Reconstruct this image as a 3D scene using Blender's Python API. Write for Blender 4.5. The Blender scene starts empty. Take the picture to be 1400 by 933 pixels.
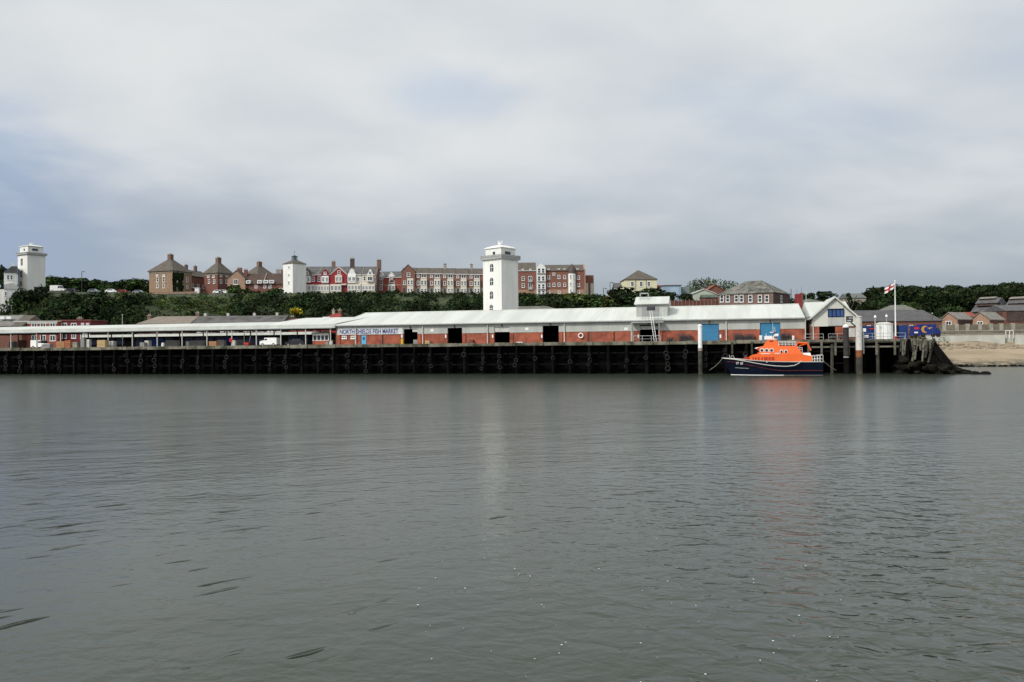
import bpy, math, random
import numpy as np
from mathutils import Vector, Matrix
R = math.radians
random.seed(7); rng = np.random.default_rng(7)
scene = bpy.context.scene
col = scene.collection

# ------------------------------------------------------------------ camera
F = 1100.0; W, H = 1400, 933
ROLL = math.atan(13/1400); PITCH = math.atan(8/F); EYE = 5.0
fwd = Vector((0, math.cos(PITCH), math.sin(PITCH)))
r0 = Vector((1, 0, 0)); u0 = r0.cross(fwd)
rt = r0*math.cos(ROLL) - u0*math.sin(ROLL)
up = u0*math.cos(ROLL) + r0*math.sin(ROLL)
cam = bpy.data.cameras.new('camera'); camo = bpy.data.objects.new('camera', cam); col.objects.link(camo)
m = Matrix((rt, up, -fwd)).transposed().to_4x4(); m.translation = (0, 0, EYE)
camo.matrix_world = m
cam.sensor_width = 36; cam.lens = 36*F/W; cam.clip_start = 0.5; cam.clip_end = 6000
scene.camera = camo
scene.render.resolution_x = 1024; scene.render.resolution_y = 682

# ------------------------------------------------------------------ world, sun, exposure
SUN_AZ = math.atan2(-0.55, -0.62); SUN_EL = R(40)       # direction TO the sun (front left of the quay)
sdir = Vector((math.cos(SUN_AZ)*math.cos(SUN_EL), math.sin(SUN_AZ)*math.cos(SUN_EL), math.sin(SUN_EL)))
world = bpy.data.worlds.new('World'); scene.world = world; world.use_nodes = True
nt = world.node_tree; nt.nodes.clear(); N = nt.nodes.new; L = nt.links.new
def math_node(nt, op, a, b=None, c=None, clamp=False):
    n = nt.nodes.new('ShaderNodeMath'); n.operation = op; n.use_clamp = clamp
    for i, v in enumerate((a, b, c)):
        if v is None: continue
        if isinstance(v, (int, float)): n.inputs[i].default_value = v
        else: nt.links.new(v, n.inputs[i])
    return n.outputs[0]
def smooth(nt, v, a, b, o0=0.0, o1=1.0):
    n = nt.nodes.new('ShaderNodeMapRange'); n.interpolation_type = 'SMOOTHSTEP'
    nt.links.new(v, n.inputs[0]); n.inputs[1].default_value = a; n.inputs[2].default_value = b
    n.inputs[3].default_value = o0; n.inputs[4].default_value = o1
    return n.outputs[0]
def noise(nt, vec, scale, detail=4, rough=.5, dist=0.0):
    n = nt.nodes.new('ShaderNodeTexNoise'); n.inputs['Scale'].default_value = scale
    n.inputs['Detail'].default_value = detail; n.inputs['Roughness'].default_value = rough; n.inputs['Distortion'].default_value = dist
    if vec is not None: nt.links.new(vec, n.inputs['Vector'])
    return n.outputs['Fac']
def mixc(nt, f, a, b, mode='MIX'):
    n = nt.nodes.new('ShaderNodeMix'); n.data_type = 'RGBA'; n.blend_type = mode
    if isinstance(f, (int, float)): n.inputs[0].default_value = f
    else: nt.links.new(f, n.inputs[0])
    for i, v in ((6, a), (7, b)):
        if isinstance(v, tuple): n.inputs[i].default_value = (*v[:3], 1)
        else: nt.links.new(v, n.inputs[i])
    return n.outputs[2]
tc = N('ShaderNodeTexCoord'); sep = N('ShaderNodeSeparateXYZ'); L(tc.outputs['Generated'], sep.inputs[0])
X, Y, Z = sep.outputs
den = math_node(nt, 'ADD', math_node(nt, 'MAXIMUM', Z, 0.0), 0.26)
cmb = N('ShaderNodeCombineXYZ'); L(math_node(nt, 'DIVIDE', X, den), cmb.inputs[0]); L(math_node(nt, 'DIVIDE', Y, den), cmb.inputs[1])
P = cmb.outputs[0]
n1 = noise(nt, P, 0.9, 4, .45, .3)
n2 = noise(nt, P, 2.4, 5, .5, .3)
mp = N('ShaderNodeMapping'); mp.inputs['Location'].default_value = (5.3, 2.1, 0); mp.inputs['Scale'].default_value = (.55, 1, 1); L(P, mp.inputs[0])
n3 = noise(nt, mp.outputs[0], 1.3, 5, .5, .2)
# cloud deck starts about eight degrees up, later and thinner in the west (left)
west = smooth(nt, X, -0.30, -0.60)
zz = math_node(nt, 'ADD', Z, math_node(nt, 'MULTIPLY', math_node(nt, 'SUBTRACT', n1, .5), .16))
zz = math_node(nt, 'ADD', zz, math_node(nt, 'MULTIPLY', math_node(nt, 'SUBTRACT', n2, .5), .07))
zz = math_node(nt, 'SUBTRACT', zz, math_node(nt, 'MULTIPLY', math_node(nt, 'MULTIPLY', west, smooth(nt, n2, .25, .7, 1.15, .45)), .115))
cov = smooth(nt, zz, .06, .205)
thin = smooth(nt, n3, .28, .50)
# one thin spot where pale blue shows through, high in the north
dv = N('ShaderNodeVectorMath'); dv.operation = 'SUBTRACT'; L(tc.outputs['Generated'], dv.inputs[0]); dv.inputs[1].default_value = (-.078, .95, .30)
dm = N('ShaderNodeVectorMath'); dm.operation = 'MULTIPLY'; L(dv.outputs[0], dm.inputs[0]); dm.inputs[1].default_value = (1.0, .3, 2.6)
dl = N('ShaderNodeVectorMath'); dl.operation = 'LENGTH'; L(dm.outputs[0], dl.inputs[0])
gap_ = smooth(nt, math_node(nt, 'ADD', dl.outputs['Value'], math_node(nt, 'MULTIPLY', n2, .10)), .07, .17)
thin = math_node(nt, 'MULTIPLY', thin, gap_)
cov = math_node(nt, 'MULTIPLY', cov, math_node(nt, 'MULTIPLY_ADD', thin, .40, .60))
sky = N('ShaderNodeTexSky'); sky.sky_type = 'NISHITA'; sky.sun_disc = False
sky.sun_elevation = SUN_EL; sky.sun_rotation = math.atan2(sdir.x, sdir.y)
sky.air_density = 1.0; sky.dust_density = 2.0; sky.ozone_density = 1.0
bgs = N('ShaderNodeBackground'); bgs.inputs[1].default_value = 0.055; L(sky.outputs[0], bgs.inputs[0])
# low haze veil in front of the blue
veil = N('ShaderNodeBackground'); veil.inputs[1].default_value = 1.0
vc = mixc(nt, west, (.385, .445, .515), (.38, .465, .61)); vc = mixc(nt, smooth(nt, Z, 0, .12), vc, mixc(nt, west, (.43, .485, .555), (.38, .475, .66)))
vc = mixc(nt, smooth(nt, Z, .14, .30), vc, (.48, .63, .86)); L(vc, veil.inputs[0])
ms0 = N('ShaderNodeMixShader'); ms0.inputs[0].default_value = .80; L(bgs.outputs[0], ms0.inputs[1]); L(veil.outputs[0], ms0.inputs[2])
cl = N('ShaderNodeBackground')
n4 = math_node(nt, 'MULTIPLY_ADD', n2, .45, math_node(nt, 'MULTIPLY', n3, .55))
cc = mixc(nt, smooth(nt, n4, .30, .66), (.60, .645, .70), (.785, .81, .82))
L(cc, cl.inputs[0])
dotn = N('ShaderNodeVectorMath'); dotn.operation = 'DOT_PRODUCT'; L(tc.outputs['Generated'], dotn.inputs[0]); dotn.inputs[1].default_value = sdir
L(math_node(nt, 'ADD', smooth(nt, dotn.outputs['Value'], .2, 1.0, 0, .9), 0.96), cl.inputs[1])
ms = N('ShaderNodeMixShader'); L(cov, ms.inputs[0]); L(ms0.outputs[0], ms.inputs[1]); L(cl.outputs[0], ms.inputs[2])
wo = N('ShaderNodeOutputWorld'); L(ms.outputs[0], wo.inputs[0])
sl = bpy.data.lights.new('sun', 'SUN'); sl.energy = 2.7; sl.angle = R(8); sl.color = (1, .955, .88)
so = bpy.data.objects.new('sun', sl); col.objects.link(so); so.rotation_euler = sdir.to_track_quat('Z', 'Y').to_euler()
vs = scene.view_settings; vs.view_transform = 'Standard'; vs.look = 'None'; vs.gamma = 1; vs.use_curve_mapping = False; vs.exposure = 0.0

# ------------------------------------------------------------------ materials
MATS = {}
def mat(name, c, rough=.75, var=.18, vs_=3.0, spec=.3, metal=0, streak=None, c2=None, bump=0, bscale=8, island=False):
    if name in MATS: return MATS[name]
    m = bpy.data.materials.new(name); m.use_nodes = True; nt = m.node_tree; b = nt.nodes['Principled BSDF']
    b.inputs['Roughness'].default_value = rough; b.inputs['Metallic'].default_value = metal
    b.inputs['Specular IOR Level'].default_value = spec
    t = nt.nodes.new('ShaderNodeTexCoord'); v = t.outputs['Object']
    if streak:
        mpn = nt.nodes.new('ShaderNodeMapping'); mpn.inputs['Scale'].default_value = streak; nt.links.new(v, mpn.inputs[0]); vv = mpn.outputs[0]
    else: vv = v
    f = noise(nt, vv, vs_, 6, .62)
    f = smooth(nt, f, .3, .7)
    hi = tuple(min(1, x*(1+var)) for x in c); lo = tuple(x*(1-var) for x in (c2 or c))
    colr = mixc(nt, f, lo, hi)
    if island:
        b.inputs['Specular IOR Level'].default_value = .08
        g = nt.nodes.new('ShaderNodeNewGeometry')
        r_ = math_node(nt, 'MULTIPLY', smooth(nt, g.outputs['Random Per Island'], 0, 1, .55, 1.5), smooth(nt, noise(nt, v, .22, 3, .5), .35, .65, .6, 1.45))
        hsv = nt.nodes.new('ShaderNodeHueSaturation'); nt.links.new(colr, hsv.inputs['Color']); nt.links.new(r_, hsv.inputs['Value'])
        big = noise(nt, v, .12, 3, .5); nt.links.new(smooth(nt, big, .35, .65, .475, .525), hsv.inputs['Hue'])
        colr = hsv.outputs[0]
    nt.links.new(colr, b.inputs['Base Color'])
    if bump:
        bn = nt.nodes.new('ShaderNodeBump'); bn.inputs['Strength'].default_value = bump; bn.inputs['Distance'].default_value = .1
        nt.links.new(noise(nt, v, bscale, 5, .6), bn.inputs['Height']); nt.links.new(bn.outputs[0], b.inputs['Normal'])
    MATS[name] = m; return m
white = mat('white_render', (.73, .725, .68), .8, .08, .7, streak=(1, 1, .15))
whitep = mat('white_paint', (.80, .80, .78), .5, .05, 4)
creamp = mat('cream_paint', (.60, .56, .47), .7, .08, 2)
roofw = mat('white_sheet_roof', (.53, .545, .50), .55, .10, .35, streak=(1.2, .10, .3), spec=.3)
clad = mat('grey_cladding', (.41, .42, .39), .6, .12, .7, streak=(1, 1, .12))
cladw = mat('pale_cladding', (.58, .58, .52), .6, .06, .6)
brickR = mat('orange_red_brick', (.31, .088, .05), .85, .25, .7, c2=(.25, .075, .045))
brickD = mat('dark_red_brick', (.17, .075, .055), .88, .25, 2)
brickT = mat('tan_brick', (.27, .18, .115), .88, .2, 1.4)
brickP = mat('pinkish_brick', (.33, .205, .145), .88, .2, 1.4)
brickB = mat('brown_brick', (.17, .105, .085), .88, .25, 2)
brickK = mat('soot_and_shade_brick', (.075, .05, .043), .9, .3, 1)
redp = mat('crimson_paint', (.27, .022, .028), .7, .15, 2)
slate = mat('grey_slate', (.10, .10, .10), .7, .25, 1.2, c2=(.085, .08, .078))
slateB = mat('brown_tile', (.10, .086, .07), .85, .25, 1.2)
slateL = mat('pale_weathered_tile', (.20, .185, .16), .85, .2, .8)
slateM = mat('mossy_slate', (.16, .155, .13), .8, .25, .55, c2=(.06, .06, .055))
tileR = mat('red_tile', (.22, .062, .04), .85, .25, 2)
stone = mat('pale_stone', (.30, .27, .22), .9, .25, 1.5)
conc = mat('concrete', (.33, .33, .30), .9, .18, .5)
yel = mat('yellow_render', (.64, .60, .40), .8, .06, 1)
blueg = mat('blue_grey_sheet', (.27, .36, .45), .6, .08, .5)
glass = mat('dark_glass', (.035, .04, .045), .12, .3, .5, spec=.6)
glassb = mat('blue_glass', (.03, .07, .20), .12, .3, .6, spec=.6)
dark = mat('dark_void', (.0035, .0035, .0038), .95, .3, 1, spec=.03)  # near-black colour paints the deep shade behind openings and piles
timber = mat('tarred_timber', (.0055, .0050, .0045), .9, .55, 1.3, streak=(1, 1, .25), bump=.6, bscale=3, spec=.06)
timberG = mat('weathered_timber', (.13, .12, .095), .9, .45, 1.2, streak=(1, 1, 1), c2=(.09, .09, .06))
deckm = mat('weathered_deck', (.24, .22, .18), .9, .35, .35)
kerbm = mat('kerb_timber', (.16, .15, .115), .9, .5, .45, c2=(.08, .085, .05))
blued = mat('sky_blue_shutter', (.045, .20, .36), .5, .08, .6)
navy = mat('navy_paint', (.003, .006, .018), .5, .2, 1, spec=.15)
bluec = mat('blue_container_paint', (.010, .035, .15), .5, .25, .8)
orange = mat('orange_gelcoat', (.74, .125, .022), .35, .05, 1)
orangeD = mat('orange_shade_panel', (.45, .05, .02), .4, .1, 1)
redl = mat('red_line', (.45, .03, .03), .5, .1, 1)
galv = mat('galvanised_steel', (.38, .39, .38), .5, .15, 2, metal=.2)
pipew = mat('pipe_white', (.55, .54, .49), .6, .1, 2)
steel = mat('dark_steel', (.05, .05, .055), .5, .3, 2)
rubber = mat('tyre_rubber', (.022, .021, .020), .85, .5, 3, spec=.12)
rust = mat('rusty_steel', (.20, .075, .035), .9, .4, 1.5)
slime = mat('weed_stained_steel', (.05, .047, .036), .9, .4, 1)
sandm = mat('sand', (.37, .27, .165), .95, .16, .06, c2=(.33, .24, .15), bump=.5, bscale=1.5)
grass = mat('rough_grass', (.025, .04, .012), .95, .4, .08, c2=(.07, .075, .03), bump=.6, bscale=1)
rockm = mat('weedy_rock', (.012, .011, .008), .95, .5, .7, spec=.04, bump=.5, bscale=3)
rockp = mat('beach_rock', (.23, .19, .14), .9, .4, .7, bump=.5, bscale=3)
leafD = mat('leaf_dark', (.017, .028, .010), .85, .4, .35, island=True)
leafM = mat('leaf_mid', (.032, .052, .015), .85, .4, .35, island=True)
leafL = mat('leaf_light', (.060, .080, .022), .85, .35, .35, island=True)
leafP = mat('leaf_pale', (.10, .125, .08), .85, .3, .35, island=True)
gorse = mat('gorse_flower', (.55, .45, .03), .7, .25, .8, island=True)
bark = mat('bark', (.06, .048, .035), .9, .3, 2)
card = mat('cardboard_brown', (.36, .19, .09), .9, .15, 2)
cardl = mat('pale_wood_box', (.44, .32, .17), .9, .15, 2)
greyb = mat('grey_plastic', (.24, .24, .23), .6, .2, 2)
palew = mat('pale_panel', (.50, .49, .45), .7, .15, 1.5)
rope = mat('rope', (.32, .29, .22), .9, .2, 3)
asph = mat('asphalt', (.055, .055, .055), .9, .2, .5)
carsilver = mat('silver_car', (.35, .36, .37), .3, .03, 1, metal=.3)
carblack = mat('dark_car', (.03, .03, .035), .3, .05, 1)
carred = mat('red_car', (.20, .02, .02), .3, .05, 1)
yelp = mat('yellow_paint', (.60, .40, .03), .5, .1, 1)
lightblue = mat('pale_blue_paint', (.10, .38, .62), .5, .05, 1)
signw = mat('sign_white', (.60, .61, .60), .6, .04, 1)
lettb = mat('letter_blue', (.035, .055, .22), .6, .1, 1)

# ------------------------------------------------------------------ mesh builder
class MB:
    def __init__(s): s.v = []; s.f = []
    def add(s, vs, fs):
        o = len(s.v); s.v += [tuple(p) for p in vs]; s.f += [tuple(i+o for i in f) for f in fs]; return s
    def box(s, x0, x1, y0, y1, z0, z1):
        return s.add([(x0,y0,z0),(x1,y0,z0),(x1,y1,z0),(x0,y1,z0),(x0,y0,z1),(x1,y0,z1),(x1,y1,z1),(x0,y1,z1)],
                     [(0,3,2,1),(4,5,6,7),(0,1,5,4),(1,2,6,5),(2,3,7,6),(3,0,4,7)])
    def prism_y(s, pts, y0, y1):       # polygon in xz (counter-clockwise seen from -y), extruded along y
        n = len(pts)
        return s.add([(x,y0,z) for x,z in pts]+[(x,y1,z) for x,z in pts],
                     [tuple(range(n)), tuple(range(2*n-1,n-1,-1))]+[(i,i+n,(i+1)%n+n,(i+1)%n) for i in range(n)])
    def prism_x(s, pts, x0, x1):       # polygon in yz
        n = len(pts)
        return s.add([(x0,y,z) for y,z in pts]+[(x1,y,z) for y,z in pts],
                     [tuple(range(n-1,-1,-1)), tuple(range(n,2*n))]+[(i,(i+1)%n,(i+1)%n+n,i+n) for i in range(n)])
    def prism_z(s, pts, z0, z1):
        n = len(pts)
        return s.add([(x,y,z0) for x,y in pts]+[(x,y,z1) for x,y in pts],
                     [tuple(range(n-1,-1,-1)), tuple(range(n,2*n))]+[(i,(i+1)%n,(i+1)%n+n,i+n) for i in range(n)])
    def cyl(s, x, y, z0, z1, r, r2=None, n=10):
        r2 = r if r2 is None else r2
        a = [2*math.pi*i/n for i in range(n)]
        return s.add([(x+r*math.cos(t),y+r*math.sin(t),z0) for t in a]+[(x+r2*math.cos(t),y+r2*math.sin(t),z1) for t in a],
                     [tuple(range(n-1,-1,-1)), tuple(range(n,2*n))]+[(i,(i+1)%n,(i+1)%n+n,i+n) for i in range(n)])
    def tube(s, p, q, r, n=6, r2=None):
        p = Vector(p); q = Vector(q); d = (q-p).normalized(); a = d.orthogonal().normalized(); b = d.cross(a); r2 = r if r2 is None else r2
        c = [(math.cos(2*math.pi*i/n), math.sin(2*math.pi*i/n)) for i in range(n)]
        return s.add([p+a*(r*x)+b*(r*y) for x,y in c]+[q+a*(r2*x)+b*(r2*y) for x,y in c],
                     [tuple(range(n-1,-1,-1)), tuple(range(n,2*n))]+[(i,(i+1)%n,(i+1)%n+n,i+n) for i in range(n)])
    def path(s, pts, r, n=6):
        for a, b in zip(pts, pts[1:]): s.tube(a, b, r, n)
        return s
    def hip(s, x0, x1, y0, y1, z0, z1, ix=None, t=.12, o=.35):  # hip roof with soffit; ix = ridge inset from each end (None -> half depth)
        x0 -= o; x1 += o; y0 -= o; y1 += o
        if ix is None: ix = (y1-y0)/2
        if isinstance(ix, (int, float)): ix = (ix, ix)
        ym = (y0+y1)/2; rx0 = x0+ix[0]; rx1 = x1-ix[1]
        if rx1 < rx0+.02: rx0 = rx1 = (x0+x1)/2; rx1 += .02
        vs = [(x0,y0,z0),(x1,y0,z0),(x1,y1,z0),(x0,y1,z0),(x0,y0,z0+t),(x1,y0,z0+t),(x1,y1,z0+t),(x0,y1,z0+t),(rx0,ym,z1),(rx1,ym,z1)]
        return s.add(vs, [(0,3,2,1),(0,1,5,4),(1,2,6,5),(2,3,7,6),(3,0,4,7),(4,5,9,8),(5,6,9),(6,7,8,9),(7,4,8)])
    def ring(s, cx, cz, y, rx, rz, R_=None): pass
    def build(s, name, material, parent=None, smooth=False, loc=None, rot=None):
        me = bpy.data.meshes.new(name); me.from_pydata(s.v, [], s.f); me.validate()
        if isinstance(material, (list, tuple)):
            for m_ in material: me.materials.append(m_)
        else: me.materials.append(material)
        if smooth: me.shade_smooth()
        o = bpy.data.objects.new(name, me); col.objects.link(o)
        if parent: o.parent = parent
        if loc is not None: o.location = loc
        if rot is not None: o.rotation_euler = rot
        return o
def tag(o, label, cat, group=None, kind=None):
    if label: o['label'] = label
    if cat: o['category'] = cat
    if group: o['group'] = group
    if kind: o['kind'] = kind
    return o
def thing(name, label, cat, loc, rz=0, group=None):
    o = bpy.data.objects.new(name, None); col.objects.link(o); o.location = loc; o.rotation_euler = (0, 0, rz); o.empty_display_size = .5
    return tag(o, label, cat, group)
def copy_tree(o, parent=None):
    c = o.copy(); col.objects.link(c); c.parent = parent
    for ch in list(o.children): copy_tree(ch, c)
    return c

# ------------------------------------------------------------------ surveying: picture position -> point on a real plane
def ray(px, py): return fwd*F + rt*(px-W/2) + up*(H/2-py)
class Fr:
    """local frame standing at (ox, oy), turned by ang; x along the front, y away from the camera"""
    def __init__(s, ox, oy, ang=0):
        s.o = Vector((ox, oy, 0)); s.a = ang; s.t = Vector((math.cos(ang), math.sin(ang), 0)); s.n = Vector((-math.sin(ang), math.cos(ang), 0))
    def _p(s, r, k): p = Vector((0, 0, EYE)) + r*k; d = p-s.o; return d.dot(s.t), d.dot(s.n), p.z
    def front(s, px, py, y=0):
        r = ray(px, py); k = (s.o.dot(s.n)+y)/r.dot(s.n); a = s._p(r, k); return a[0], a[2]
    def side(s, px, py, x=0):
        r = ray(px, py); k = (s.o.dot(s.t)+x)/r.dot(s.t); a = s._p(r, k); return a[1], a[2]
    def w(s, x, y, z=0): return s.o + s.t*x + s.n*y + Vector((0, 0, z))
WF = Fr(0, 0, 0)
def atY(px, py, Y): x, z = WF.front(px, py, Y); return x, z
QA = -R(14.17)
Q = Fr(37.9, 139, QA)
DECK = 5.6

# ------------------------------------------------------------------ windows shared between buildings
WIN = {}
def win_mesh(w, h, style):
    w = max(.3, round(w, 1)); h = max(.3, round(h, 1)); k = (w, h, style)
    if k in WIN: return WIN[k]
    f = min(.14, w*.2); d = .09
    a = MB(); a.box(-w/2, -w/2+f, -d, 0, -h/2, h/2); a.box(w/2-f, w/2, -d, 0, -h/2, h/2)
    a.box(-w/2+f, w/2-f, -d, 0, h/2-f, h/2); a.box(-w/2-.05, w/2+.05, -d-.06, 0, -h/2-.08, -h/2+f)
    if style == 'sash': a.box(-w/2+f, w/2-f, -d+.01, 0, -.05, .05)
    if style == 'pair': a.box(-.06, .06, -d+.01, 0, -h/2+f, h/2-f)
    fr = a.build('window', whitep); g = MB().box(-w/2+f, w/2-f, -.03, -.004, -h/2+f, h/2-f).build('pane', glass)
    WIN[k] = (fr.data, g.data); bpy.data.objects.remove(fr); bpy.data.objects.remove(g)
    return WIN[k]
def window(parent, x, y, z, w, h, style='sash', rz=0, gm=None):
    a, g = win_mesh(w, h, style)
    o = bpy.data.objects.new('window', a); col.objects.link(o); o.parent = parent; o.location = (x, y, z); o.rotation_euler = (0, 0, rz)
    p = bpy.data.objects.new('pane', g); col.objects.link(p); p.parent = o
    return o
def wins(parent, fr, z0, pxs, py0, py1, pw, y=0, style='sash', side=None):
    for px in pxs:
        pyc = (py0+py1)/2
        if side is None:
            x, z = fr.front(px, pyc, y); d = (fr.w(x, y)).y/F
            zt = fr.front(px, py0, y)[1]; zb = fr.front(px, py1, y)[1]; xw = abs(fr.front(px+pw, pyc, y)[0]-x)
            window(parent, x, y, (zt+zb)/2-z0, xw, zt-zb, style)
        else:
            yy, z = fr.side(px, pyc, side); zt = fr.side(px, py0, side)[1]; zb = fr.side(px, py1, side)[1]; xw = abs(fr.side(px+pw, pyc, side)[0]-yy)
            window(parent, side, yy, (zt+zb)/2-z0, xw, zt-zb, style, rz=-math.pi/2 if side <= 0 else math.pi/2)

# ------------------------------------------------------------------ terrain, water
S_END = Q.front(1286, 490, 0)[0]
def plateau(u):
    return np.interp(u, [-1.2, -.625, -.600, -.45, -.1, .08, .13, .18, .25, .34, .40, .46, 1.2], [20, 20.5, 26, 24.5, 24, 22, 18.5, 15.5, 12.5, 11, 8, 6.6, 6.6])
def sst(x, a, b):
    t = np.clip((x-a)/(b-a), 0, 1); return t*t*(3-2*t)
def height(x, y):
    x = np.asarray(x, float); y = np.asarray(y, float)
    dx = x-Q.o.x; dy = y-Q.o.y; s = dx*Q.t.x+dy*Q.t.y; d = dx*Q.n.x+dy*Q.n.y
    u = x/np.maximum(y, 1)
    shore = 41 + 1.2*np.sin(s*.11)+.6*np.sin(s*.37+1)
    beach = np.interp(d-shore, [-60, -8, 0, 8, 32, 34.5, 36], [-6, -1.5, 0, 1.0, 4.1, 4.7, 6.2])
    land = np.where(d > 31, 5.35, -3.0)
    k = sst(s, S_END-1, S_END+2.5)
    z = land*(1-k)+beach*k
    z = np.where(d > 80, np.maximum(z, 6.2), z)
    p = plateau(u)
    ramp = sst(y, 226, 282)
    z = z + np.maximum(p-6, 0)*ramp
    z = z + 15*sst(y, 300, 400)*sst(u, .38, .50) + 10*sst(y, 300, 420)*sst(u, .1, .25)*(1-sst(u, .38, .5))
    return z + .25*np.sin(x*.31)*np.sin(y*.27)*ramp
ss = np.concatenate([np.linspace(-1200, -320, 12), np.arange(-300, S_END-6, 5), np.linspace(S_END-4, S_END+4, 9), np.arange(S_END+6, 200, 3), np.linspace(205, 1400, 30)])
dd = np.concatenate([[1.4, 6, 14, 22, 30, 32], np.arange(34, 84, 1.5), np.arange(86, 330, 4), np.linspace(335, 2400, 26)])
dd = np.concatenate([[-20, -5], dd])
SS, DD = np.meshgrid(ss, dd)
XX = Q.o.x+SS*Q.t.x+DD*Q.n.x; YY = Q.o.y+SS*Q.t.y+DD*Q.n.y; ZZ = height(XX, YY)
nx, ny = len(ss), len(dd)
vs_ = np.stack([XX.ravel(), YY.ravel(), ZZ.ravel()], 1).tolist()
idx = np.arange(nx*ny).reshape(ny, nx)
fs_ = np.stack([idx[:-1,:-1].ravel(), idx[:-1,1:].ravel(), idx[1:,1:].ravel(), idx[1:,:-1].ravel()], 1).tolist()
me = bpy.data.meshes.new('ground'); me.from_pydata(vs_, [], fs_); me.shade_smooth()
# sand on the beach, asphalt at quay level, grass on the bank
gm = bpy.data.materials.new('ground_cover'); gm.use_nodes = True; g = gm.node_tree; b = g.nodes['Principled BSDF']; b.inputs['Roughness'].default_value = .95
ge = g.nodes.new('ShaderNodeNewGeometry'); sp = g.nodes.new('ShaderNodeSeparateXYZ'); g.links.new(ge.outputs['Position'], sp.inputs[0])
pz = math_node(g, 'ADD', sp.outputs[2], math_node(g, 'MULTIPLY', math_node(g, 'SUBTRACT', noise(g, ge.outputs['Position'], .25, 5), .5), 1.6))
sandc = mixc(g, smooth(g, noise(g, ge.outputs['Position'], .12, 6, .6), .35, .65), (.25, .195, .125), (.34, .265, .175))
weed = smooth(g, noise(g, ge.outputs['Position'], .6, 5, .7), .42, .55)
lowm = smooth(g, pz, 1.5, .55)
c_ = mixc(g, math_node(g, 'MULTIPLY', weed, lowm), sandc, (.045, .045, .028))
c_ = mixc(g, smooth(g, pz, .5, .1), c_, (.06, .055, .035))
c_ = mixc(g, smooth(g, sp.outputs[2], 5.0, 5.4), c_, (.12, .115, .10))
c_ = mixc(g, smooth(g, sp.outputs[2], 6.5, 7.6), c_, mixc(g, smooth(g, noise(g, ge.outputs['Position'], .3, 5, .7), .4, .6), (.016, .026, .008), (.045, .055, .018)))
g.links.new(c_, b.inputs['Base Color'])
bn = g.nodes.new('ShaderNodeBump'); bn.inputs['Strength'].default_value = .7; bn.inputs['Distance'].default_value = .4
g.links.new(noise(g, ge.outputs['Position'], 1.2, 6, .6), bn.inputs['Height']); g.links.new(bn.outputs[0], b.inputs['Normal'])
me.materials.append(gm); go = bpy.data.objects.new('ground', me); col.objects.link(go); tag(go, 'land behind the quay rising to the grassy bank, with sand at the right', 'ground', kind='structure')

wm = bpy.data.materials.new('river_water'); wm.use_nodes = True; g = wm.node_tree; b = g.nodes['Principled BSDF']
b.inputs['Base Color'].default_value = (.034, .042, .030, 1); b.inputs['Roughness'].default_value = .17; b.inputs['IOR'].default_value = 1.33; b.inputs['Specular IOR Level'].default_value = .5
ge = g.nodes.new('ShaderNodeNewGeometry'); pos = ge.outputs['Position']; spx = g.nodes.new('ShaderNodeSeparateXYZ'); SPX = spx.name; g.links.new(pos, spx.inputs[0])
def mapped(sx, sy, rz):
    m0 = g.nodes.new('ShaderNodeMapping'); m0.inputs['Rotation'].default_value = (0, 0, rz); g.links.new(pos, m0.inputs[0])
    mp = g.nodes.new('ShaderNodeMapping'); mp.inputs['Scale'].default_value = (sx, sy, 1); g.links.new(m0.outputs[0], mp.inputs[0]); return mp.outputs[0]
patch = smooth(g, noise(g, mapped(.35, 1, .1), .06, 4, .6, .6), .40, .62)
patch2 = smooth(g, noise(g, mapped(.25, 1, -.1), .11, 4, .6, .8), .50, .68)
w1 = noise(g, mapped(.42, 1, R(-14)), 1.15, 2, .5, .5)      # wavelets
w2 = noise(g, mapped(.75, 1, R(9)), 3.2, 3, .55, .3)     # ripples
w3 = noise(g, mapped(.95, 1, 0), 9, 3, .6)                  # fine
w0 = noise(g, mapped(.5, 1, R(-20)), .28, 2, .5)
# sharp little dark troughs that come in streaks
tr = smooth(g, noise(g, mapped(.20, 1, R(-36)), 2.5, 1.5, .5, .2), .655, .86)
near = math_node(g, 'MULTIPLY', smooth(g, g.nodes[SPX].outputs[1], 48, 14), smooth(g, math_node(g, 'SUBTRACT', g.nodes[SPX].outputs[0], math_node(g, 'MULTIPLY', g.nodes[SPX].outputs[1], .05)), -3, 8))
h = math_node(g, 'MULTIPLY', w0, .06)
wi = noise(g, mapped(.8, 1, R(12)), 1.9, 2, .5, .6)
fore = smooth(g, g.nodes[SPX].outputs[1], 60, 16)
h = math_node(g, 'ADD', h, math_node(g, 'MULTIPLY', wi, math_node(g, 'MULTIPLY_ADD', near, .085, math_node(g, 'MULTIPLY', fore, .018))))
h = math_node(g, 'ADD', h, math_node(g, 'MULTIPLY', w1, math_node(g, 'MULTIPLY_ADD', patch, .016, .020)))
h = math_node(g, 'ADD', h, math_node(g, 'MULTIPLY', w2, math_node(g, 'MULTIPLY_ADD', patch, .010, .013)))
h = math_node(g, 'ADD', h, math_node(g, 'MULTIPLY', w3, math_node(g, 'MULTIPLY_ADD', patch2, .003, .004)))
g.links.new(smooth(g, g.nodes[SPX].outputs[1], 15, 75, .10, .21), b.inputs['Roughness'])
h = math_node(g, 'SUBTRACT', h, math_node(g, 'MULTIPLY', tr, math_node(g, 'MULTIPLY', math_node(g, 'MAXIMUM', math_node(g, 'MULTIPLY', patch2, .5), smooth(g, math_node(g, 'ADD', g.nodes[SPX].outputs[0], math_node(g, 'MULTIPLY', g.nodes[SPX].outputs[1], .35)), 8, -8)), .16)))
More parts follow.
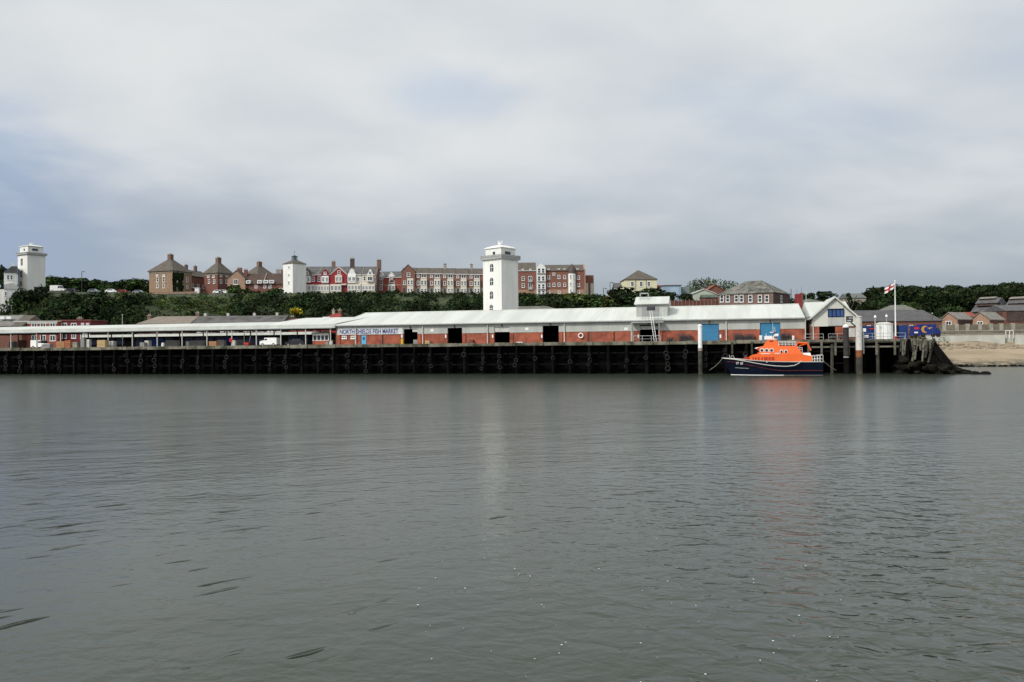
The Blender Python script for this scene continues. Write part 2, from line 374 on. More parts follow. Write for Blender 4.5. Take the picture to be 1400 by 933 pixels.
bn = g.nodes.new('ShaderNodeBump'); bn.inputs['Strength'].default_value = 1.0; bn.inputs['Distance'].default_value = 1.0
g.links.new(h, bn.inputs['Height']); g.links.new(bn.outputs[0], b.inputs['Normal'])
wob = MB().add([(-1500, -300, 0), (1500, -300, 0), (1500, 1500, 0), (-1500, 1500, 0)], [(0, 1, 2, 3)]).build('water', wm)
m_ = MB()
for k in range(70):
    u_ = random.uniform(-.12, .42); yy_ = random.uniform(11.5, 22)**1.0; x_ = u_*yy_; n_ = 6; r_ = random.uniform(.006, .020)
    m_.add([(x_+r_*random.uniform(.6, 1.4)*math.cos(a_), yy_+r_*random.uniform(.6, 1.4)*math.sin(a_), .03) for a_ in np.linspace(0, 2*math.pi, n_, endpoint=False)], [tuple(range(n_))])
fo = m_.build('foam_flecks', whitep); tag(fo, 'tiny white foam flecks floating on the near water', 'foam', kind='stuff')
tag(wob, 'grey green river water in front of the quay', 'water', kind='structure')

# ------------------------------------------------------------------ timber quay
def qx(px, d=0, py=480): return Q.front(px, py, d)[0]
def qz(px, py, d=0): return Q.front(px, py, d)[1]
S0 = qx(-60)
quay = thing('timber_quay', 'long dark timber quay with tarred piles running along the whole river edge', 'quay', Q.w(0, 0, 0), QA)
S_R = qx(1276)
MB().box(S0, S_R, .35, 34, 5.12, DECK).build('deck', deckm, quay)
SJ = qx(1108)
k_ = MB()
s = S0
while s < SJ:
    L_ = random.uniform(2.5, 7); k_.box(s, min(s+L_-.12, SJ), -.12+random.uniform(-.05, .05), .348, 5.2+random.uniform(-.08, .04), DECK+.12+random.uniform(-.04, .1)); s += L_
k_.build('edge_beam', kerbm, quay)
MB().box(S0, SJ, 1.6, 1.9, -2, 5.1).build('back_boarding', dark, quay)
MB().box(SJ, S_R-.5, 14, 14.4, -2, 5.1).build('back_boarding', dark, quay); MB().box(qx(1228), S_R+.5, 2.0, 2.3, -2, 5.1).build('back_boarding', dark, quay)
piles = []; s = S0+1; i = 0
while s < S_R-3:
    m_ = MB(); lean = random.uniform(-.12, .12); r = random.uniform(.2, .27)
    top = 5.1 if s < SJ else 4.9
    m_.tube((s+lean, -.02, -2), (s, -.02, top), r*1.1, 8, r)
    if s < SJ: m_.box(s-.34, s-.02, .35, .7, -2, 5.0)
    m_.build('pile', timber if s < SJ-1 else (timber if i % 2 else slime), quay)
    piles.append(s); s += 3.4 + random.uniform(-.25, .25); i += 1
for z, y in ((3.75, .3), (1.75, .3)):
    s = S0
    m_ = MB()
    while s < SJ: m_.box(s, s+8.2, y, y+.3, z-.13, z+.13); s += 8.5
    m_.build('waling', timber, quay)
for a, bq in zip(piles[::4], piles[1::4]):
    if a < SJ: MB().tube((a, .9, 1.0), (bq, .9, 4.7), .08, 5).build('cross_brace', timber, quay)
# second row deeper inside, faintly visible
m_ = MB()
for s in np.arange(SJ, S_R-2, 2.3):
    for d in (4, 8): m_.tube((s, d, -2), (s, d, 5.1), .2, 6)
m_.build('inner_pile', timber, quay)
# lighter timber grid at the lifeboat berth
m_ = MB()
m_.box(SJ, S_R-3, -.16, .3, DECK-.28, DECK+.12); m_.build('edge_beam', timberG, quay)
m_ = MB(); m_.box(SJ, qx(1245), -.14, .16, 4.35, 4.62); m_.build('waling', timberG, quay)
for px in (1105, 1123, 1142, 1160, 1198, 1223, 1001, 1028):
    x = qx(px); MB().box(x-.16, x+.16, -.34, -.13, 3.1 if px > 1050 else 3.4, DECK-.1).build('fender_post', timberG if px > 1050 else slime, quay)
# broken end
for k in range(34):
    px = random.uniform(1232, 1280); x = qx(px); l = random.uniform(.9, 2.2) if k % 5 else random.uniform(2.6, 4.2); tilt = random.uniform(-.5, .25)
    z1 = DECK + random.uniform(-.25, .25)
    MB().tube((x+tilt*l*.5, -.5+random.uniform(-.2, .2), z1-l), (x, -.35, z1), random.uniform(.1, .2), 5).build('broken_plank', (timberG, timberG, slime, timber)[k % 4], quay)
for k in range(6):
    px = 1260+k*3.4; x = qx(px); MB().tube((x+3.0+.25*k, -.3-.2*k, -1.5), (x, .2+.3*(k % 3), DECK-.3), .30, 6).build('raking_pile', timber, quay)

# mound of weedy boulders at the end of the quay
def rock(mb, x, y, z, r, sq=.6):
    n = 7; m = 5; vs = []
    for i in range(m+1):
        th = math.pi*i/m
        for j in range(n):
            ph = 2*math.pi*j/n; q = r*random.uniform(.75, 1.15)
            vs.append((x+q*math.sin(th)*math.cos(ph), y+q*math.sin(th)*math.sin(ph), z+sq*q*math.cos(th)))
    fs = [(i*n+j, (i+1)*n+j, (i+1)*n+(j+1) % n, i*n+(j+1) % n) for i in range(m) for j in range(n)]
    mb.add(vs, fs)
m_ = MB()
for k in range(260):
    t = random.random()**1.2; x = S_R-5+t*12; y = random.uniform(-3, 9); hh = max(0, 4.3*(1-t*1.15))*math.exp(-((y-3)/7)**2)
    rock(m_, x, y, random.uniform(-.3, hh), random.uniform(.35, .95))
o = m_.build('boulder_mound', rockm, None, loc=Q.o, rot=(0, 0, QA)); tag(o, 'mound of dark weed covered boulders at the broken right end of the quay', 'boulders', kind='stuff')
m_ = MB()
for k in range(420):
    x = random.uniform(S_END+4, 110); y = 40.5+1.0*math.sin(x*.11)+random.uniform(-.5, 4.5)*(1 if x > 62 else .5); w_ = Q.w(x, y); z = float(height(w_.x, w_.y)); rock(m_, x, y, z, random.uniform(.15, .55))
o = m_.build('shore_rocks', rockm, None, loc=Q.o, rot=(0, 0, QA)); tag(o, 'scattered dark weedy rocks along the low tide line of the beach', 'rocks', kind='stuff')
m_ = MB()
for k in range(500):
    x = random.uniform(S_END-4, 130); y = random.uniform(67, 75.2); w_ = Q.w(x, y); z = float(height(w_.x, w_.y)); rock(m_, x, y, z, random.uniform(.2, .7))
o = m_.build('rubble_strip', rockp, None, loc=Q.o, rot=(0, 0, QA)); tag(o, 'strip of brownish rubble at the foot of the sea wall above the sand', 'rocks', kind='stuff')

# sea wall and stone wall above the beach
sw = thing('sea_wall', 'long pale concrete sea wall behind the sandy beach', 'wall', Q.w(0, 76, 0), QA)
a0 = Q.front(1255, 460, 76)[0]; a1 = Q.front(1374, 460, 76)[0]; a2 = Q.front(1388, 460, 76)[0]; a3 = a2+60
m_ = MB(); m_.box(a0, a1, 0, .6, 3.9, 6.95); m_.box(a2, a3, 0, .6, 3.9, 6.95); m_.box(a1, a2, 1.2, 1.8, 3.9, 6.9); m_.build('wall_face', mat('pale_concrete', (.42, .42, .37), .9, .15, .3), sw)
m_ = MB(); m_.box(a0, a1+.1, -.12, .72, 6.953, 7.12); m_.box(a2-.1, a3, -.12, .72, 6.953, 7.12); m_.build('coping', stone, sw)
m_ = MB()
for a in (a1+.3, (a1+a2)/2, a2-.3): m_.box(a-.05, a+.05, .3, .4, 6.0, 7.9)
m_.box(a1+.3, a2-.3, .3, .4, 7.8, 7.9); m_.build('gate_frame', whitep, sw)
st = thing('stone_wall', 'stained stone wall with pale piers between the sea wall and the brick cottages', 'wall', Q.w(0, 88, 0), QA)
b0 = Q.front(1284, 450, 88)[0]; b1 = b0+75
MB().box(b0, b1, 0, .5, 6, 9.7).build('wall_face', mat('mossy_stone', (.13, .12, .085), .9, .45, .6, c2=(.22, .19, .14)), st)
for px in (1291, 1308, 1323, 1340, 1355, 1369, 1385):
    a = Q.front(px, 450, 88)[0]; MB().box(a-.45, a+.45, -.25, .75, 6, 9.9).build('pier', stone, st)
tr_ = thing('roadside_parapet', 'thin pale parapet beside the promenade road above the beach', 'wall', Q.w(0, 84, 0), QA)
MB().box(b0-1, b0+62, 0, .3, 6.2, 7.95).build('wall_face', mat('mossy_stone', (.13, .12, .085)), tr_)
MB().box(b0-1, b0+62, -.08, .38, 7.953, 8.1).build('coping', conc, tr_)

# tyres hung on the piles
def tyre_mesh():
    vs = []; fs = []; A, B_ = 14, 6
    for i in range(A):
        a = 2*math.pi*i/A
        for j in range(B_):
            t = 2*math.pi*j/B_; r = .40+.13*math.cos(t); vs.append((r*math.cos(a), .12*math.sin(t), r*math.sin(a)))
    for i in range(A):
        for j in range(B_): fs.append((i*B_+j, i*B_+(j+1) % B_, ((i+1) % A)*B_+(j+1) % B_, ((i+1) % A)*B_+j))
    return MB().add(vs, fs)
ty = tyre_mesh().build('tyre_fender', rubber, smooth=True)
first = True; nty = 0
for i, s in enumerate(piles):
    if s > SJ: break
    n = random.choice((3, 4, 4)) if random.random() < .42 else random.choice((0, 0, 1, 2))
    z = random.uniform(2.0, 3.9) if n < 3 else random.uniform(3.2, 4.1)
    for k in range(n):
        if z < .5: break
        o = ty if first else ty.copy()
        if not first: col.objects.link(o)
        first = False
        p = Q.w(s+random.uniform(-.25, .25), -.48, z); o.location = p; o.rotation_euler = (0, random.uniform(0, 3), QA+random.choice((0, 0, .5, -.6, 1.0))); sc = random.uniform(.62, 1.0); o.scale = (sc,)*3
        tag(o, 'worn black tyre hung as a fender on a pile of the dark timber quay', 'tyre', 'tyre fenders on the quay piles'); nty += 1
        z -= random.uniform(.8, 1.15)
m_ = MB()
for k in range(900):
    s = random.uniform(S0, SJ+10); 
    if 6 < (s % 17) < 9: continue
    rock(m_, s, random.uniform(.4, 2.0), DECK+.05, random.uniform(.08, .30), .6)
o = m_.build('net_clutter', mat('net_mix', (.13, .115, .075), .95, .6, .5, c2=(.06, .085, .06)), None, loc=Q.o, rot=(0, 0, QA)); tag(o, 'low heaps of nets rope and weeds lying along the quay edge', 'nets', kind='stuff')

# ------------------------------------------------------------------ fish market hall
FD = 5.0                                   # facade behind the quay edge
hall = thing('fish_market_hall', 'long low fish market hall of red brick and grey cladding under a white sheet roof', 'market hall', Q.w(0, 0, DECK), QA)
ZB, ZE, ZR = 7.72-DECK, 9.5-DECK, 12.45-DECK
HL, HR = qx(461, FD, 460), qx(1102, FD, 455)
HB = 25.0
def hx(px): return qx(px, FD, 455)
ops = [(552, 571, 450, 471.5), (612, 632, 448.5, 470.5), (676, 697, 447.3, 470), (742, 764, 445.5, 468.6), (875, 900, 444, 467), (957, 983, 442.8, 466.5), (1039, 1067, 441.5, 465.5)]
ops = [(hx(a), hx(b_), qz((a+b_)/2, c, FD)-DECK) for a, b_, c, d_ in ops]
edges = [HL]+[v for o_ in ops for v in o_[:2]]+[HR]
for a, b_ in zip(edges[0::2], edges[1::2]):
    MB().box(a, b_, FD, FD+.35, 0, ZB).build('brick_wall', brickR, hall)
    m_ = MB(); m_.box(a, b_, FD-.08, FD+.3, ZB+.003, ZE)
    m_.build('cladding', clad, hall)
    # brick pilasters framing each bay, slightly proud
    L_ = b_-a; n = max(1, round(L_/5.2))
    for k in range(n+1):
        x = a+.35+(L_-.7)*k/n
        MB().box(x-.33, x+.33, FD-.16, FD-.003, 0, ZB-.01).build('pilaster', brickR if k % 2 else brickP if False else brickR, hall)
        if 0 < k < n: MB().box(x+.34, x+.55, FD-.05, FD-.003, .0, ZB-.01).build('painted_recess_shadow', brickK, hall)  # dark brick strip painted in for the shadow line of a bay recess
for a, b_, zt in ops:
    MB().box(a+.002, b_-.002, FD-.08, FD+.3, zt, ZE).build('lintel_panel', clad, hall)
    MB().box((a+b_)/2-.09, (a+b_)/2+.09, FD-.3, FD-.083, zt+.05, zt+.5).build('door_lamp', steel, hall)
for i in (5, 6):
    a, b_, zt = ops[i]
    m_ = MB(); n = 14
    for k in range(n): m_.box(a+.05, b_-.05, FD+.1+(.03 if k % 2 else 0), FD+.2, zt*k/n+.01*(k>0), zt*(k+1)/n)
    m_.build('roller_shutter', blued, hall)
a, b_, zt = ops[2]; MB().box(a+.02, b_-.02, FD+.08, FD+.16, zt-.95, zt-.002).build('roller_shutter', palew, hall)
a, b_, zt = ops[4]; MB().box(a+.02, b_-.02, FD+.08, FD+.16, zt-.9, zt-.25).build('roller_shutter', clad, hall)
a, b_, zt = ops[0]; MB().box(a+(b_-a)*.62, b_-.02, FD+.5, FD+.6, 0, 1.0).build('inner_bin', greyb, hall); MB().box(a+(b_-a)*.62, b_-.02, FD+.08, FD+.16, zt-.6, zt-.002).build('roller_shutter', palew, hall)
m_ = MB(); m_.box(HL, HR, HB-.3, HB, 0, ZE); m_.box(HL-.3, HL-.003, FD, HB, 0, ZE); m_.box(HR-.3, HR, FD+.36, HB-.31, 0, ZE); m_.build('outer_wall', brickD, hall)
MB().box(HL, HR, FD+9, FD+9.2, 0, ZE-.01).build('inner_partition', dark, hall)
# roof: hipped at the left end
ry = (FD+HB)/2
rxl = Q.front(499, 428.6, ry)[0]
o_ = .45
m_ = MB(); x0, x1, y0, y1 = HL-o_, HR-.2, FD-o_-.1, HB+o_
m_.add([(x0,y0,ZE+.02),(x1,y0,ZE+.02),(x1,y1,ZE+.02),(x0,y1,ZE+.02),(x0,y0,ZE+.2),(x1,y0,ZE+.2),(x1,y1,ZE+.2),(x0,y1,ZE+.2),(rxl,ry,ZR),(x1,ry,ZR)],
       [(0,3,2,1),(0,1,5,4),(2,3,7,6),(3,0,4,7),(1,2,6,9,5),(4,5,9,8),(6,7,8,9),(7,4,8)])
m_.build('roof', roofw, hall)
MB().box(HL-.4, HR-.2, FD-o_-.28, FD-o_-.105, ZE-.02, ZE+.16).build('gutter', galv, hall)
m_ = MB(); m_.tube((rxl, ry, ZR+.02), (x1, ry, ZR+.02), .13, 6); m_.tube((x0, y0, ZE+.2), (rxl, ry, ZR+.02), .08, 5)
xs = Q.front(811, 438, y0)[0]; m_.tube((xs, y0+.02, ZE+.2), (Q.front(830, 419, ry)[0], ry, ZR), .05, 4)
m_.build('ridge_capping', roofw, hall)
for px in (487, 578.5, 667, 772, 863.5, 993, 1101):
    x = hx(px); MB().tube((x, FD-.3, 0), (x, FD-.3, ZE), .10 if px != 1101 else .08, 8).build('downpipe', pipew, hall)
# sign
sa, sb = hx(463.5), hx(551); st_, sb_ = qz(500, 448.5, FD)-DECK, qz(500, 457.6, FD)-DECK
sign = MB().box(sa, sb, FD-.16, FD-.083, sb_, st_).build('sign_board', signw, hall)
def text_mesh(txt, w, h):
    cu = bpy.data.curves.new('txt', 'FONT'); cu.body = txt; cu.size = 1; cu.extrude = .02; cu.offset = .012
    t = bpy.data.objects.new('txt', cu); col.objects.link(t)
    dg = bpy.context.evaluated_depsgraph_get(); me = bpy.data.meshes.new_from_object(t.evaluated_get(dg)); bpy.data.objects.remove(t)
    co = np.array([v.co[:] for v in me.vertices]); mn = co.min(0); mx = co.max(0)
    for v in me.vertices:
        x, y, z = v.co; v.co = ((x-mn[0])/(mx[0]-mn[0])*w, z*.9, (y-mn[1])/(mx[1]-mn[1])*h)
    return me
def text(name, txt, x, y, z, w, h, material, parent, rz=0, flip=False):
    me = text_mesh(txt, w, h); me.materials.clear(); me.materials.append(material)
    o = bpy.data.objects.new(name, me); col.objects.link(o); o.parent = parent; o.location = (x, y, z); o.rotation_euler = (0, 0, rz); return o
zt_, zb_ = qz(500, 450.3, FD)-DECK, qz(500, 456.6, FD)-DECK
for wd, p0, p1 in (('NORTH', 465, 485), ('SHIELDS', 488, 508), ('FISH', 510.3, 521), ('MARKET', 523.5, 545)):
    text('lettering', wd, hx(p0), FD-.19, zb_, hx(p1)-hx(p0), zt_-zb_, lettb, sign)
for px in (469, 481):
    x, z = Q.front(px+2, 461.5, FD); window(hall, x, FD-.01, z-DECK, 1.0, .55, 'pair')
x = hx(497.5); d_ = MB().box(x-.5, x+.5, FD-.07, FD-.003, 0, 1.95).build('door', lightblue, hall); MB().box(x-.2, x+.2, FD-.1, FD-.073, 1.1, 1.6).build('door_pane', glass, d_)
for px in (591, 720.5, 856): 
    x, z = Q.front(px, 452 if px < 600 else 450, FD); MB().box(x-.32, x+.32, FD-.14, FD-.083, z-DECK-.25, z-DECK+.25).build('notice', whitep, hall)
for px in (550, 610, 674, 741, 873, 985): 
    x, z = Q.front(px, 460, FD); MB().box(x-.13, x+.13, FD-.24, FD-.163, z-DECK-.3, z-DECK+.3).build('notice', whitep, hall)
# plant room on the roof
px0, px1 = Q.front(870, 427, 7)[0], Q.front(912.5, 427, 7)[0]
pz0 = ZE-.05; pze = qz(890, 416.6, 7)-DECK; pzr = Q.front(890, 406, 10.5)[1]-DECK
pr = MB().box(px0, px1, 7, 14, pz0, pze).build('plant_room', clad, hall)
MB().box(px0+1.0, px1-1.6, 6.92, 6.997, pz0+.9, pze-.25).build('louvre', mat('louvre_grey', (.27, .28, .27), .6, .1, 2), pr)
m_ = MB(); m_.prism_x([(6.5, pze+.02), (14.4, pze+.02), (14.4, pze+.1), (10.5, pzr), (6.5, pze+.14)], px0-.35, px1+.25); m_.build('plant_room_roof', roofw, pr)
m_ = MB(); fx0, fx1 = Q.front(875.5, 405, 9.5)[0], Q.front(886.5, 405, 9.5)[0]; ft = Q.front(880, 401.5, 9.5)[1]-DECK
for y in (8.7, 10.3):
    m_.path([(fx0, y, ft-1.3), (fx0, y, ft), (fx1, y, ft), (fx1, y, ft-1.5)], .06, 5)
m_.tube((fx0, 8.7, ft-.9), (fx1, 8.7, ft-.9), .05); m_.tube((fx1, 8.7, ft), (fx1, 10.3, ft), .05); m_.tube((fx0, 8.7, ft), (fx0, 10.3, ft), .05)
m_.build('access_frame', galv, pr)
# loading gantry over the fifth opening
ga, gb = hx(864), hx(908)
gz = qz(885, 440.3, 3.5)-DECK; gt = qz(885, 430.5, 3.5)-DECK
gan = thing('loading_gantry', 'galvanised loading gantry with railed platform and slanting ladder on the hall front', 'gantry', Q.w(0, 0, DECK), QA)
MB().box(ga, gb, 3.2, FD-.5, gz-.16, gz+.02).build('platform', galv, gan)
ra, rb = hx(879), hx(905); m_ = MB()
for k in range(7): x = ra+(rb-ra)*k/6; m_.tube((x, 3.3, gz), (x, 3.3, gt), .035)
m_.tube((ra, 3.3, gt), (rb, 3.3, gt), .045); m_.tube((ra, 3.3, (gz+gt)/2), (rb, 3.3, (gz+gt)/2), .03); m_.build('railing', galv, gan)
for px in (866.5, 902): x = hx(px); MB().tube((x, 3.3, 0), (x, 3.3, gz), .07).build('post', galv, gan)
xa, za = Q.front(889.5, 424, 2.9); xb, zb2 = Q.front(896.5, 466, 2.9); m_ = MB()
for dx in (-.2, .2): m_.tube((xa+dx, 3.0, za-DECK), (xb+dx, 2.3, .02), .05)
for k in range(14): t = (k+.5)/14; m_.tube((xa+(xb-xa)*t-.2, 3.0-.7*t, (za-DECK)*(1-t)), (xa+(xb-xa)*t+.2, 3.0-.7*t, (za-DECK)*(1-t)), .02, 4)
m_.build('ladder', whitep, gan)
MB().box(xa-.7, xa+.8, 2.9, 3.4, za-DECK-.1, za-DECK+.6).build('winch', steel, gan)
rl = thing('guard_rail', 'low grey guard rail on the quay in front of the gantry opening', 'rail', Q.w(0, 0, DECK), QA)
ra, rb = qx(866, 1.2), qx(903, 1.2); m_ = MB(); m_.tube((ra, 1.2, 1.15), (rb, 1.2, 1.15), .05); m_.tube((ra, 1.2, .6), (rb, 1.2, .6), .03); m_.build('rail', galv, rl)
for k in range(4): x = ra+(rb-ra)*k/3; MB().tube((x, 1.2, 0), (x, 1.2, 1.15), .06).build('post', galv, rl)

# ------------------------------------------------------------------ gabled control building at the right end
gb_ = thing('gabled_control_building', 'white building with pointed front gable and wide blue window beside the hall', 'building', Q.w(0, 0, DECK), QA)
GD = 1.6+1.4
gx = lambda px, y=445, d=GD: Q.front(px, y, d)[0]
gzv = lambda px, py, d=GD: Q.front(px, py, d)[1]-DECK
g0, g1 = gx(1111.5), gx(1170); gap = gx(1141.5); zap = gzv(1141, 405.5); zel = gzv(1110, 432.5); zbr = gzv(1130, 446.5)
o0, o1 = gx(1120), gx(1142)
WD = 18
MB().box(g0, o0, GD, GD+.3, 0, zbr).build('brick_wall', brickR, gb_)
MB().box(o1, gx(1153), GD, GD+.3, 0, zbr).build('brick_wall', brickR, gb_)
MB().box(gx(1153)+.002, g1, GD, GD+.3, 0, zbr).build('brick_wall', brickD, gb_)
sl_ = (zap-zel)/(g1-gap)
MB().prism_y([(g0, zbr+.003), (g1, zbr+.003), (g1, zel), (gap, zap-.1), (g0, zel)], GD-.06, GD+.3).build('gable_cladding', cladw, gb_)
wx0, wx1 = gx(1132), gx(1153.5); wz0, wz1 = gzv(1142, 433.8), gzv(1142, 422.6)
MB().box(wx0, wx1, GD-.2, GD-.063, zbr+.1, wz0-.002).build('spandrel_panel', clad, gb_)
ztop = wz1+2.0
m_ = MB(); n = 9
for k in range(n):
    a = wx0+(wx1-wx0)*k/n; b2 = wx0+(wx1-wx0)*(k+.75)/n; hh = min(zap-.35-abs((a+b2)/2-gap)*sl_*1.02, 99); m_.box(a, b2, GD-.24, GD-.2, wz1+.05, hh)
a_ = zap-.3-(wx1-gap)*sl_; a2_ = zap-.3-(gap-wx0)*sl_
m_.prism_y([(wx0, wz1+.02), (wx1, wz1+.02), (wx1, a_), (gap, zap-.3), (wx0, a2_)], GD-.2, GD-.063)
m_.build('ribbed_panel', cladw, gb_)
wf = MB(); wf.box(wx0, wx1, GD-.26, GD-.063, wz0, wz0+.12); wf.box(wx0, wx1, GD-.26, GD-.063, wz1-.12, wz1)
for t in (0, .25, .5, .75, .985): x = wx0+(wx1-wx0)*t; wf.box(x, x+.09, GD-.25, GD-.063, wz0+.12, wz1-.12)
wfo = wf.build('window', navy, gb_); MB().box(wx0+.01, wx1-.01, GD-.15, GD-.07, wz0+.12, wz1-.12).build('pane', glassb, wfo)
m_ = MB(); m_.box(g0+.001, g0+.3, GD+.301, GD+WD, 0, zel-.05); m_.box(g1-.3, g1-.001, GD+.301, GD+WD, 0, zel-.05); m_.box(g0, g1, GD+WD, GD+WD+.3, 0, zel-.05); m_.build('outer_wall', cladw, gb_)
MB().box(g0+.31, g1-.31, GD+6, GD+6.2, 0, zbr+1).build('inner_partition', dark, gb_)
MB().box(g0-.3, g0-.01, GD+.5, GD+9, 0, zbr).build('side_brick', brickD, gb_)
# cross gable roof + main roof
rm = GD+WD/2; zrm = Q.front(1160, 412.3, rm)[1]-DECK
m_ = MB(); th = .28; ov = .5
m_.prism_y([(g0-ov, zel-ov*sl_*.6), (gap, zap), (g1+ov, zel-ov*sl_*.6), (g1+ov, zel-ov*sl_*.6-th), (gap, zap-th), (g0-ov, zel-ov*sl_*.6-th)][::-1], GD-.75, rm+1.5)
m_.build('gable_roof', roofw, gb_)
m_ = MB(); m_.prism_x([(GD+.1, zel-.1), (GD+WD+.4, zel-.1), (GD+WD+.4, zel+.1), (rm, zrm), (GD+.1, zel+.05)], g0-.5, g1-.3)
m_.build('roof', roofw, gb_)
MB().tube((g0+.02, GD-.2, 0), (g0+.02, GD-.2, zel), .07).build('downpipe', pipew, gb_)
x0_, x1_ = gx(1160), gx(1169); MB().box(x0_, x1_, GD-.12, GD-.003, gzv(1165, 461), gzv(1165, 449)).build('notice_board', palew, gb_)
# railings in front of it
for (pa, pb, lab) in ((1100, 1126, 'grey quayside railing in front of the left brick corner of the gabled building'), (1133, 1157, 'grey quayside railing in front of the right side of the gabled building'), (1178, 1238, 'long pale quayside railing in front of the white tank')):
    rl = thing('quay_railing', lab, 'railing', Q.w(0, .6, DECK), QA, 'railings on the lifeboat berth')
    ra, rb = qx(pa, .6), qx(pb, .6); n = max(2, round((rb-ra)/1.6))
    m_ = MB(); [m_.tube((ra, 0, z), (rb, 0, z), .035, 5) for z in (.55, 1.1)]; m_.build('rail', galv, rl)
    for k in range(n+1): x = ra+(rb-ra)*k/n; MB().tube((x, 0, 0), (x, 0, 1.1), .04, 5).build('post', galv, rl)

# ------------------------------------------------------------------ open canopy over the quay, left
can = thing('quay_canopy', 'long open white roofed canopy on grey posts over the left part of the quay', 'canopy', Q.w(0, 0, DECK), QA)
CL = qx(-70, FD); CR = HL-.6
ze = qz(200, 452.7, 4.4)-DECK; zr = Q.front(200, 443.8, 11.5)[1]-DECK
m_ = MB(); m_.prism_x([(4.4, ze), (18.6, ze), (18.6, ze+.15), (11.5, zr), (4.4, ze+.75)][::1], CL, CR+.4)
m_.build('roof', roofw, can)
MB().box(CL, CR, 4.2, 4.395, ze-.05, ze+.12).build('gutter', galv, can)
xa_, xb_ = Q.front(418, 440, 11.5)[0], CR+5
m_ = MB(); m_.add([(xa_-6, 11.5, zr+.01), (xa_, 11.5, zr+.75), (xb_, 11.5, zr+.75), (xa_-6, 4.6, ze+.76), (xa_, 4.6, ze+.78), (xb_-5, 4.6, ze+.78), (xa_, 18, ze+.2), (xb_, 18, ze+.2)],
      [(3, 4, 1, 0), (4, 5, 2, 1), (0, 1, 6), (1, 2, 7, 6)]); m_.build('raised_roof', roofw, can)
pp = [-50, -17, 15, 50, 83, 115, 148, 181, 215, 249, 283, 317, 350.5, 384, 418, 452]
for px in pp:
    x = qx(px, 4.6, 465); MB().tube((x, 4.6, 0), (x, 4.6, ze+.1), .11, 8).build('post', pipew, can)
    x = x+2.2; MB().tube((x, 17.5, 0), (x, 17.5, ze+.1), .14, 8).build('rear_post', steel, can)
    m_ = MB(); m_.box(x-2.3, x-2.1, 4.6, 18, ze-.25, ze-.01); m_.build('cross_beam', steel, can)
# lower shed behind the canopy: white roof edge, blue shutters
sh = thing('rear_shed', 'low shed with a white roof edge and dark blue shutters behind the canopy', 'shed', Q.w(0, 30, DECK), QA)
a, b_ = Q.front(112, 458, 30)[0], Q.front(426, 458, 30)[0]; zt1, zt0 = Q.front(270, 456.2, 30)[1]-DECK, Q.front(270, 459.6, 30)[1]-DECK
m_ = MB(); m_.prism_x([(0, zt0), (7, zt0), (7, zt1+.1), (0, zt1)], a, b_); m_.build('roof', roofw, sh)
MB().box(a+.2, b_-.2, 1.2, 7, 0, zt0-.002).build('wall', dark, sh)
for k in range(22):
    x0 = a+1+(b_-a-2)*k/22; 
    if k % 5 == 4: continue
    MB().box(x0, x0+(b_-a-2)/22-.5, 1.05, 1.197, 0 if k % 3 else .9, zt0-.3).build('shutter', navy, sh)
# kiosk
kk = thing('glazed_kiosk', 'small white glazed kiosk on a red brick base at the right end of the canopy', 'kiosk', Q.w(0, 6.2, DECK), QA)
a, b_ = Q.front(427.5, 465, 6.2)[0], Q.front(449.5, 465, 6.2)[0]; z1 = Q.front(440, 466, 6.2)[1]-DECK; z2 = Q.front(440, 457, 6.2)[1]-DECK; z3 = Q.front(438, 452.5, 8)[1]-DECK
MB().box(a, b_, 0, 3.6, 0, z1).build('base', brickR, kk); MB().box(a-.05, b_+.05, -.05, 3.65, z1+.003, z1+.1).build('sill', whitep, kk)
MB().box(a+.1, b_-.1, .1, 3.5, z1+.1, z2).build('glazing', glass, kk)
m_ = MB()
for t in (0, .25, .5, .75, 1): x = a+(b_-a-.16)*t; m_.box(x, x+.16, 0, .098, z1+.1, z2)
m_.box(a, b_, -.01, .098, z2-.25, z2-.001); m_.build('frame', whitep, kk)
m_ = MB(); m_.hip(a, b_, 0, 3.6, z2, z3, None, .12, .25); m_.build('roof', palew, kk)

